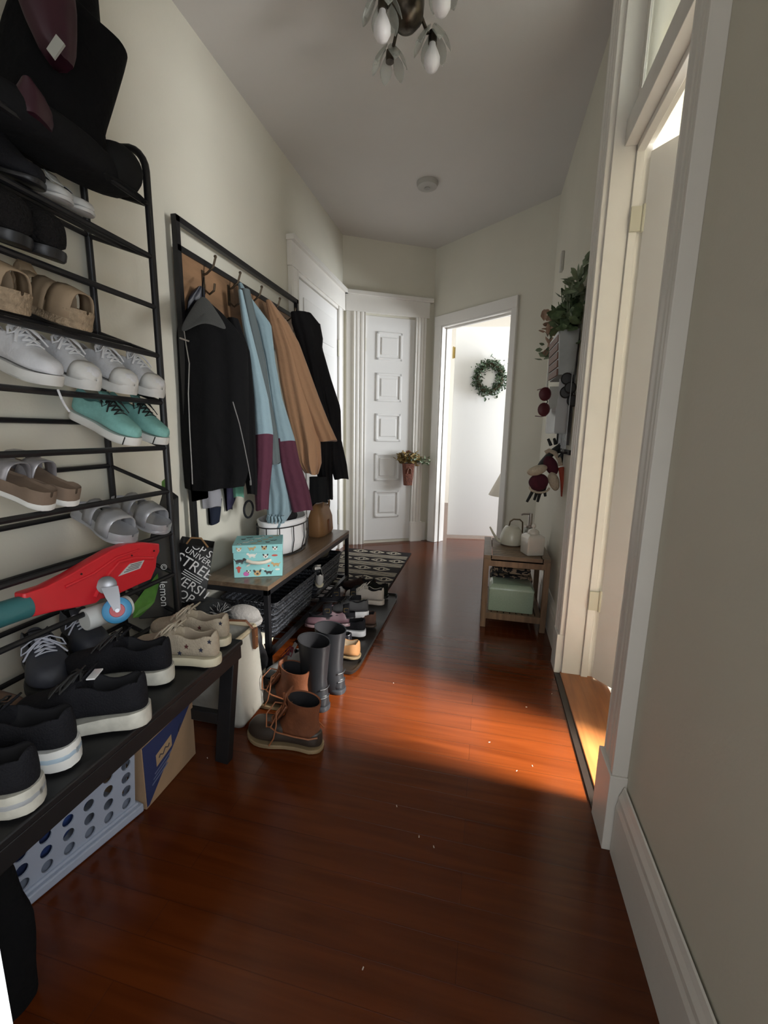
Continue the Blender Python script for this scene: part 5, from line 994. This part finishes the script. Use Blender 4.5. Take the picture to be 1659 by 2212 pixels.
# ---- under the black bench: laundry basket and shoe box
t = thing('laundry_basket', 'pale blue-grey plastic laundry basket with round holes under the black bench', 'laundry basket', (-1.13,.62,0))
M_LB = mat('pale_blue_plastic', (.36,.40,.49), .42)
def holed(m, o, u, v, nu, nv, rx, rz, skip=()):
    """panel with real oval holes; u,v = full edge vectors"""
    cu, cv = u/nu, v/nv; K = 16
    for i in range(nu):
        for j in range(nv):
            p = o + cu*i + cv*j
            if (i, j) in skip: m.add([p, p+cu, p+cu+cv, p+cv], [(0,1,2,3)]); continue
            outer = []; inner = []
            for k in range(K):
                a = 2*PI*k/K + PI/4*0; x, y = math.cos(a), math.sin(a); s = .5/max(abs(x), abs(y))
                outer.append(p + cu*(.5+x*s) + cv*(.5+y*s)); inner.append(p + cu*(.5+x*rx) + cv*(.5+y*rz))
            m.add(outer+inner, [(k,(k+1)%K,(k+1)%K+K,k+K) for k in range(K)])
            b = len(m.v); m.add([outer[k] for k in (2,6,10,14)], [])
bd = Vector((.208,.978,0)).normalized(); bp = Vector((-bd.y,bd.x,0)); LBK = .66
def bk(s, w, z): return Vector((-.953,.948,0)) - bd*(LBK-s) + bp*w + Vector((0,0,z))
b0, b1 = bk(.015,.02,.035), bk(LBK-.015,.02,.035); UPV = Vector((0,0,.27)) - bp*.03
NU, NV = 12, 6
def grid_panel(m, o, u, nu): holed(m, o, u, UPV if nu == NU else Vector((0,0,.27)), nu, NV, .27, .37, skip=[(i,j) for i in range(nu) for j in range(NV) if nu == NU and i in (8,9) and j in (3,4,5)])
grid_panel(m := MB(), b0, b1-b0, NU); grid_panel(m, b1, bp*.22, 6); grid_panel(m, b0+bp*.22, b1-b0, NU-1); grid_panel(m, b0, bp*.22, 6)
m.build('perforated_sides', M_LB, t, smooth=False, solid=.004)
bxf(m := MB(), bk(0,0,.002), bd, bp, LBK, .26, 0, .026); bxf(m, bk(.008,.010,.026), bd, bp, LBK-.016, .24, 0, .010); m.build('base', M_LB, t, bevel=.004)
m = MB(); m.tube([bk(-.01,-.02,.31),bk(LBK+.01,-.02,.31),bk(LBK+.01,.27,.31),bk(-.01,.27,.31)], .009, 8, True); m.build('rim', M_LB, t)
e = (b1-b0)/NU; vv = UPV/NV; lb = b0 + e*8.1 + vv*3.3
q = [lb, lb + e*1.5, lb + e*1.5 + vv*1.8, lb + vv*1.8]; q = [p - bp*.004 for p in q]
m = MB(); m.add(q + [p-Vector((.003,0,0)) for p in q], [(0,1,2,3),(7,6,5,4),(0,4,5,1),(1,5,6,2),(2,6,7,3),(3,7,4,0)]); m.build('paper_label', mat('paper_white', (.62,.62,.64), .7), t, smooth=False)
m = MB()
for k in range(6): a = q[3].lerp(q[0], .15+.13*k)+Vector((.0015,0,0)); b = q[2].lerp(q[1], .15+.13*k)+Vector((.0015,0,0)); m.bar(a.lerp(b,.15), a.lerp(b,.85 if k % 3 else .6), .001, .0022)
m.build('label_print', mat('grey_print', (.12,.12,.12), .6), t, smooth=False)
blob('blue_laundry', (-1.12,.64,.13), (.075,.27,.10), mat('royal_blue_cloth', (.03,.075,.28), .7, col2=(.012,.018,.05), vscale=9), 'crumpled blue cloth inside the laundry basket, seen through its holes', 'laundry', 71, .05, rot=-.2)
t = thing('shoe_box', 'tan cardboard shoe box with a dark blue printed side under the black bench', 'shoe box', (-1.08,1.08,0))
q0 = Vector((-0.9501, 0.9533, 0.0000)); q1 = Vector((-0.9579, 1.1971, 0.0000)); q0.z = q1.z = .001; uu = (q1-q0); LB = uu.length; uu.normalize(); vn = Vector((-uu.y,uu.x,0))
M_KR = mat('kraft_cardboard', (.34,.22,.13), .8, var=.08); M_NB = mat('navy_print', (.022,.034,.11), .6)
bxf(MB(), q0, uu, vn, LB, .17, 0, .21).build('box_body', M_KR, t, bevel=.001)
m = MB(); P = lambda a, z, o=.0008: q0 + uu*LB*a + Vector((0,0,z)) - vn*o
poly = [P(.012,.006), P(.05,.006), P(.93,.206), P(.95,.208), P(.012,.208)]; m.add(poly + [p+vn*.0006 for p in poly], [(0,1,2,3,4)]+[(i,(i+1)%5,(i+1)%5+5,i+5) for i in range(5)]); m.build('navy_panel', M_NB, t, smooth=False)
m = MB(); pts = [P(.22,.105,.0014), P(.52,.125,.0014), P(.52,.165,.0014), P(.22,.145,.0014)]; m.add(pts, [(0,1,2,3)]); 
m.build('tan_logo_patch', mat('tan_print', (.38,.26,.15), .7), t, smooth=False, solid=.0004)
m = MB(); a, b = P(.27,.128,.002), P(.47,.142,.002); m.tube([a.lerp(b,k/8)+Vector((0,0,.006*math.sin(k*1.6))) for k in range(9)], .0018, 5)
m.tube([P(.66,.15,.002),P(.68,.165,.002),P(.72,.172,.002)], .0015, 5); m.build('logo_mark', mat('dark_ink', (.02,.02,.04), .6), t)
m = MB()
for k in range(3):
    z = .088-.014*k; x0, x1 = .18-.03*k, .50-.04*k; m.bar(P(x0,z,.0015), P(x1,z+(x1-x0)*.07,.0015), .001, .004)
m.build('printed_lines', mat('blue_grey_print', (.12,.14,.24), .7), t, smooth=False)
# black cloth hanging near the left bottom corner, from the bench
t = tag(garment('black_cloth', [(-0.8641,0.4970,0.3599,0.0237), (-0.8634,0.4985,0.3064,0.0339), (-0.8656,0.4937,0.2478,0.0446), (-0.8665,0.4917,0.1958,0.0588), (-0.8701,0.4840,0.1389,0.0662), (-0.8739,0.4758,0.0706,0.0671), (-0.8765,0.4704,0.0089,0.0709), (-0.8810,0.4607,-0.0472,0.0669)], .03, M_BCO, folds=3, amp=.15, seed=81, n=14, clampx=-3), 'dark black cloth hanging beside the laundry basket at the near end of the bench', 'cloth')
# grey plastic bag behind the dog print box
blob('white_bag', (-1.315,1.66,.34), (.055,.09,.20), mat('grey_white_plastic', (.30,.31,.31), .4, bump=.6, bscale=12), 'crumpled grey-white plastic bag against the wall beside the hall tree', 'plastic bag', 91, .08)
# ================================================================ RIGHT WALL AND FAR END
def leaves(m, c, n, spread, size, seed, up=0, mi=0, flat=False, shape=None):
    random.seed(seed)
    for k in range(n):
        d = Vector((random.gauss(0,1)*spread[0], random.gauss(0,1)*spread[1], random.gauss(0,1)*spread[2])); p = Vector(c) + d
        L_ = size*random.uniform(.6,1.3); ax = Vector((random.gauss(0,1),random.gauss(0,1),random.gauss(0,.7)+up)).normalized(); sd = ax.cross(Vector((random.gauss(0,1),random.gauss(0,1),random.gauss(0,1)))).normalized(); nn = ax.cross(sd)
        w = L_*.28; m.add([p, p+ax*L_*.35+sd*w+nn*.002, p+ax*L_*.75+sd*w*.7, p+ax*L_, p+ax*L_*.75-sd*w*.7, p+ax*L_*.35-sd*w+nn*.002, p+ax*L_*.5-nn*L_*.08], [(0,1,6),(1,2,6),(2,3,6),(3,4,6),(4,5,6),(5,0,6)], mi)
M_GRN = mat('leaf_green', (.12,.17,.08), .6, col2=(.06,.10,.045), vscale=30); M_PGR = mat('pale_leaf_green', (.22,.27,.17), .6, col2=(.13,.17,.10), vscale=20); M_PCH = mat('dusty_peach_petal', (.36,.24,.17), .8); M_GAL = mat('galvanised_metal', (.30,.31,.30), .45, metal=.5, var=.2, vscale=10)
t = thing('wall_planter', 'grey metal wall planter with slatted wood front and artificial greenery', 'planter', (.38,2.66,1.47))
m = MB(); m.loft([squarering((.375,2.66), .040, .17, 1.46, .1, 3), squarering((.370,2.66), .050, .19, 1.68, .1, 3), squarering((.370,2.66), .046, .185, 1.68, .1, 3), squarering((.375,2.66), .036, .16, 1.50, .1, 3)], True); m.build('metal_box', M_GAL, t, angle=40)
m = MB()
for k in range(5): z = 1.475+.042*k; m.bar((.331-.002*k,2.50,z),(.329-.002*k,2.82,z+.01), .008, .034)
m.build('wood_slats', mat('reddish_slats', (.16,.075,.05), .6), t, bevel=.001)
m = MB(); leaves(m, (.375,2.60,1.80), 110, (.020,.08,.055), .06, 3, .3); leaves(m, (.37,2.52,1.73), 60, (.02,.05,.03), .08, 4, .2); m.build('green_foliage', M_GRN, t, smooth=False)
m = MB(); leaves(m, (.385,2.46,1.86), 40, (.012,.05,.04), .07, 5, .4); leaves(m, (.32,2.98,1.66), 16, (.02,.05,.03), .06, 6, -.1)
for k in range(6): random.seed(k+40); m.tube([(.37,2.60+.03*k-.08,1.68),(.36+random.uniform(-.02,.01),2.58+.05*k-.12,1.82),(.35+random.uniform(-.03,.01),2.56+.07*k-.15,1.88+random.uniform(0,.05))], .003, 5)
m.build('pale_foliage', M_PGR, t, smooth=False)
m = MB(); leaves(m, (.33,2.90,1.78), 60, (.02,.05,.05), .06, 7, .3); m.build('peach_flowers', M_PCH, t, smooth=False)
# letter rack board below the planter with wires and white rod
t = thing('wall_organiser', 'dark slatted wall organiser with vertical wires between planter and sunglasses', 'organiser', (.41,2.62,1.30))
m = MB(); m.box((.395,2.66,1.40),(.42,2.86,1.50)); m.box((.405,2.50,1.10),(.42,2.52,1.60)); m.box((.405,2.84,1.10),(.42,2.86,1.60)); m.build('backboard', mat('dark_board', (.07,.07,.075), .5), t, bevel=.001)
m = MB()
for k in range(8): m.tube([(.398,2.46+.035*k,1.08),(.398,2.46+.035*k,1.48)], .0025, 5)
m.build('wires', mat('steel_wire', (.35,.35,.36), .35, metal=.9), t)
tag(MB().tube([(0.3600, 3.1890, 1.7945), (0.3600, 3.1302, 1.5967), (0.3600, 3.1421, 1.4370)], .006, 8).build('white_rod', mat('white_rod', (.65,.65,.63), .4)), 'thin white rod leaning on the wall beside the metal planter', 'rod')
t = thing('clear_holder', 'clear plastic holder on the wall holding sunglasses', 'holder', (.39,2.62,1.16))
M_CLR = mat('cloudy_plastic', (.55,.56,.57), .25, alpha=.55)
m = MB(); m.box((.345,2.50,1.165),(.420,2.505,1.44)); m.box((.340,2.505,1.165),(.345,2.88,1.30)); m.box((.345,2.875,1.165),(.42,2.88,1.44)); m.box((.345,2.505,1.160),(.42,2.88,1.166)); m.build('clear_shell', M_CLR, t)
m = MB(); m.box((.348,2.507,1.17),(.418,2.872,1.28)); m.build('paper_insert', mat('pale_paper', (.46,.48,.48), .7), t, smooth=False)
def glasses(label, c, yw, col, group=None, s=1):
    t = thing('sunglasses', label, 'sunglasses', c, (0,0,yw)); ml = mat('lens_'+col[0], col[1], .5)
    for sg in (1,-1):
        M = Matrix.Rotation(PI/2,3,'X'); MB().lathe([(.0,-.003),(.026*s,-.002),(.027*s,0),(.024*s,.003),(.0,.004)], (sg*.034*s,0,0), 20, M=M).build('lens', ml, t, local=True)
        mm = MB(); mm.tube([(sg*.034*s+.028*s*math.cos(a),0,.026*s*math.sin(a)) for a in [2*PI*k/20 for k in range(20)]], .003*s, 6, True); mm.tube([(sg*.062*s,0,.012*s),(sg*.064*s,.05*s,.012*s),(sg*.06*s,.09*s,0)], .002*s, 6); mm.build('rim', M_BLK if col[0] != 'red' else ml, t, local=True)
    mm = MB(); mm.tube([(-.010*s,0,.010*s),(0,-.002,.014*s),(.010*s,0,.010*s)], .0025*s, 6); mm.build('bridge', M_BLK, t, local=True)
    return t
glasses('black round sunglasses on the near end of the clear holder, upper pair', (.378,2.485,1.405), -.1, ('black', (.004,.003,.003))).rotation_euler = (0,PI/2,-.1)
MBL = glasses('black round sunglasses on the near end of the clear holder, lower pair', (.405,2.47,1.36), -.1, ('black', (.004,.003,.003))); MBL.rotation_euler = (0,PI/2-.25,-.1)
glasses('dark red sunglasses sticking out from the far end of the clear holder', (0.3000, 2.6860, 1.3369), PI/2-.6, ('red', (.09,.012,.018)), s=1.25).rotation_euler = (0,PI/2,.3)
# hooks with mittens and gloves
t = thing('hook_strip', 'small black hook strip on the wall below the clear holder', 'hook rail', (.41,2.62,1.05))
m = MB(); m.box((.415,2.45,1.05),(.425,2.85,1.075))
m.build('rail', M_BLK, t)
for k in range(4): y = 2.50+.10*k; MB().tube([(.415,y,1.06),(.385,y,1.055),(.372,y,1.035),(.378,y,1.05)], .004, 6).build('hook', M_BLK, t)
for k in range(4): tag(MB().tube([(.398,2.50+.035*k,1.165),(.397,2.50+.037*k,1.06)], .0018, 5).build('hanging_wire', mat('steel_wire', (.35,.35,.36), .35, metal=.9)), 'thin wire hanging from the clear holder towards the hooks', 'wire', 'thin wires above the mittens')
M_FLC = mat('cream_sherpa', (.50,.43,.33), .95, bump=1, bscale=70); M_BGD = mat('burgundy_wool', (.075,.008,.022), .9, var=.3, vscale=40)
def puff(name, px, r, mt, label, cat, x=.30, seed=0, rot=0, tilt=0, group=None, parent=None):
    c = Vector(px); m = MB(); M = Matrix.Rotation(rot,3,'Z') @ Matrix.Rotation(tilt,3,'Y'); m.ball(c, r, 18, M=M); random.seed(seed)
    m.v = [p + Vector((random.uniform(-.003,.003),)*3) for p in m.v]; o = m.build(name, mt, parent, sub=1)
    return tag(o, label, cat, group) if not parent else o
t = thing('mitten', 'burgundy mitten with thick cream sherpa cuff, lower one of the pair', 'mitten', (0.3032, 2.6200, 0.8843), group='burgundy and cream mittens')
puff('wool_body', (0.2934, 2.6000, 0.8860), (.056,.038,.050), M_BGD, None, None, parent=t, tilt=-.3); puff('sherpa_cuff', (0.2785, 2.5800, 0.9554), (.058,.032,.028), M_FLC, None, None, parent=t, tilt=-.35)
m = MB(); cA = Vector((0.2983, 2.5850, 0.8668)); m.tube([cA+Vector((.052*math.cos(a),-.01,.030*math.sin(a)-.006)) for a in [PI+PI*k/12 for k in range(13)]], .006, 8); m.build('sherpa_trim', M_FLC, t)
t = thing('mitten', 'burgundy mitten with cream sherpa cuff curling over the top of the bunch', 'mitten', (0.3653, 2.6200, 1.0102), group='burgundy and cream mittens')
puff('wool_body', (0.3553, 2.6200, 0.9812), (.036,.028,.060), M_BGD, None, None, parent=t, tilt=-.5); puff('sherpa_cuff', (0.3746, 2.6000, 0.8947), (.030,.026,.055), M_FLC, None, None, parent=t, tilt=-.35)
m = MB(); m.tube([(0.3174, 2.6000, 1.0537), (0.3359, 2.6000, 1.0671), (0.3662, 2.6000, 1.0551), (0.3934, 2.6000, 1.0200), (0.4038, 2.6000, 0.9843)], .012, 8); m.build('sherpa_trim', M_FLC, t)
def glove(label, pts, w, seed, fingers=()):
    t = thing('glove', label, 'glove', pts[-1]); m = MB(); m.tube(pts, lambda s: w*(.8+.25*math.sin(s*3)), 12, flat=.55); m.build('palm', mat('black_glove', (.012,.014,.014), .7), t)
    for a, b in fingers: MB().tube([a, (Vector(a)+Vector(b))/2+Vector((0,-.004,0)), b], lambda s: .0095-.002*s, 8).build('finger', mat('black_glove', (.012,.014,.014), .7), t)
    return t
glove('black glove hanging diagonally above the cream cuffs', [(0.4288, 2.6600, 1.1141), (0.3968, 2.6600, 1.0848), (0.3551, 2.6600, 1.0471), (0.3154, 2.6700, 0.9924), (0.2929, 2.6700, 0.9541)], .034, 1, [((0.3486, 2.6400, 1.0945), (0.3309, 2.6400, 1.1303)), ((0.3729, 2.6400, 1.1003), (0.3627, 2.6400, 1.1336))])
glove('black glove pointing down below the burgundy mitten, fingers spread', [(0.3393, 2.6800, 0.8984), (0.3276, 2.6800, 0.8517), (0.3096, 2.6800, 0.8180)], .040, 2, [((0.2967, 2.6600, 0.8254), (0.2850, 2.6600, 0.7756)), ((0.3146, 2.6600, 0.8263), (0.3039, 2.6600, 0.7656)), ((0.3332, 2.6600, 0.8489), (0.3448, 2.6600, 0.8006)), ((0.2710, 2.6600, 0.8242), (0.2445, 2.6600, 0.7624))])
glove('dark blackish green glove at the top right of the bunch', [(0.4463, 2.7000, 1.1007), (0.4309, 2.7000, 1.0475), (0.4163, 2.7000, 0.9831)], .030, 3)
tag(MB().tube([(0.4430, 2.7200, 1.0603), (0.4488, 2.7200, 0.9937), (0.4485, 2.7200, 0.9397)], lambda s: .02, 10).build('grey_green_glove', mat('grey_green_knit', (.10,.12,.09), .9)), 'grey-green knitted piece behind the mittens on the right', 'glove')
tag(MB().tube([(0.4102, 2.6200, 0.9727), (0.4234, 2.6000, 0.8968), (0.4331, 2.6000, 0.8133)], lambda s: .016-.002*s, 12).build('orange_strap', mat('faded_red_rubber', (.36,.06,.03), .7, bump=.5, bscale=60)), 'orange-red strip hanging at the right side of the mittens', 'strap')
# ---- basket of dried flowers on the panel door
s_ = .672; pp = A2 + u1*s_ + n1*.075; t = thing('flower_basket', 'small rust brown hanging basket of dried flowers on the narrow panelled door', 'flower basket', (pp.x,pp.y,.62))
def sqz(w0, d0, z): return rotring(squarering((pp.x,pp.y), w0, d0, z, .25, 4), pp, math.atan2(u1.y,u1.x))
m = MB(); m.loft([sqz(.040,.030,.615), sqz(.055,.042,.84), sqz(.050,.038,.84), sqz(.036,.026,.64)], True); m.build('woven_basket', mat('rust_wicker', (.17,.05,.025), .8, col2=(.09,.025,.012), vscale=60, bump=.8, bscale=90), t)
m = MB(); m.tube([Vector((pp.x,pp.y,0)) + Vector((u1.x,u1.y,0))*.05*math.cos(a) + Vector((0,0,.85+.12*math.sin(a))) for a in [PI*k/12 for k in range(13)]], .005, 6); m.build('handle', mat('rust_wicker', (.17,.05,.025), .8), t)
m = MB(); leaves(m, (pp.x,pp.y,.89), 130, (.055,.02,.03), .05, 21, .4); leaves(m, (pp.x-.08,pp.y-.03,.90), 30, (.03,.01,.015), .045, 22, .3); m.build('dried_flowers', mat('ochre_petals', (.30,.20,.06), .8, col2=(.14,.09,.03), vscale=25), t, smooth=False)
m = MB(); leaves(m, (pp.x+.14,pp.y+.05,.865), 26, (.035,.012,.018), .05, 23, 0); leaves(m, (pp.x+.06,pp.y+.0,.89), 40, (.03,.02,.02), .045, 24, .2)
m.tube([(pp.x+.05,pp.y,.86),(pp.x+.12,pp.y+.04,.885),(pp.x+.2,pp.y+.08,.86)], .002, 5); m.build('green_leaves', M_PGR, t, smooth=False)
m = MB()
for sg in (1,-1): m.tube([Vector((pp.x,pp.y,.80)) - Vector((n1.x,n1.y,0))*-.045 + Vector((u1.x,u1.y,0))*sg*q + Vector((0,0,-z)) for q, z in ((.0,0),(.018,.02),(.025,.06))], .006, 5, flat=.4)
m.build('bow', mat('pink_beige_ribbon', (.35,.20,.15), .8), t)
# ---- wreath on the open far door
wp = Vector((-0.0186, 4.8000, 1.7294)); wp.y = 4.87; wv = Vector((.985,.165,0)); t = thing('wreath', 'round green eucalyptus wreath hanging on the open white far door', 'wreath', wp)
m = MB(); m.tube([wp + wv*.125*math.cos(2*PI*k/32) + Vector((0,0,.135*math.sin(2*PI*k/32))) for k in range(32)], .022, 8, True); m.build('twig_ring', mat('twig_brown', (.06,.045,.025), .9), t)
m = MB(); random.seed(9)
for k in range(60):
    a = 2*PI*k/60; c = wp + wv*.13*math.cos(a) + Vector((0,-.01,.14*math.sin(a))); leaves(m, c, 12, (.026,.018,.026), .036, 100+k, 0)
m.build('leaves', mat('eucalyptus_green', (.075,.115,.065), .65, col2=(.03,.055,.03), vscale=30), t, smooth=False)
m = MB()
for k in range(22):
    a = 2*PI*k/22; c = wp + wv*.135*math.cos(a) + Vector((0,-.02,.145*math.sin(a))); leaves(m, c, 3, (.03,.012,.03), .032, 300+k, 0)
m.build('pale_leaves', mat('silver_green', (.22,.27,.20), .65), t, smooth=False)
# ---- lamp in the far room
lp = Vector((0.2523, 4.5000, 0.6449)); t = thing('table_lamp', 'beige cone lampshade lamp glimpsed through the far doorway', 'lamp', (lp.x,lp.y,0))
zt = 0.7699; zb = 0.5513
m = MB(); m.lathe([(.215,zb),(.085,zb+.27),(.083,zb+.27),(.212,zb)], (lp.x,lp.y,0), 32, cap=False); m.build('lamp_shade', mat('beige_linen', (.50,.46,.40), .9), t)
m = MB(); m.lathe([(.13,0),(.13,.02),(.03,.04),(.012,.06),(.012,zb+.24)], (lp.x,lp.y,0), 20); m.build('lamp_stand', M_BLK, t)
for k in range(8): pass
# crumbs on the floor
random.seed(12); M_CR = mat('crumb', (.6,.5,.4), .8)
spots = [(-0.1977, 0.7271, 0.0000), (-0.0818, 1.0480, 0.0000), (-0.2107, 1.1556, 0.0000), (0.0721, 1.5234, 0.0000), (0.2275, 1.7862, 0.0000), (0.3482, 1.9189, 0.0000), (0.1642, 1.4004, 0.0000), (-0.9040, 1.1876, 0.0000), (-0.3623, 1.8177, 0.0000), (0.2200, 1.4389, 0.0000), (-0.1272, 1.0690, 0.0000)]
for k, s in enumerate(spots):
    m = MB(); c = Vector(s) + Vector((0,0,.0015)); a = random.uniform(0,3); m.tube([c - Vector((math.cos(a),math.sin(a),0))*.003, c + Vector((math.cos(a),math.sin(a),0))*.003], .0013, 5)
    tag(m.build('crumb', M_CR), 'tiny pale crumb of debris lying on the orange wood floor', 'crumb', 'crumbs on the wood floor')
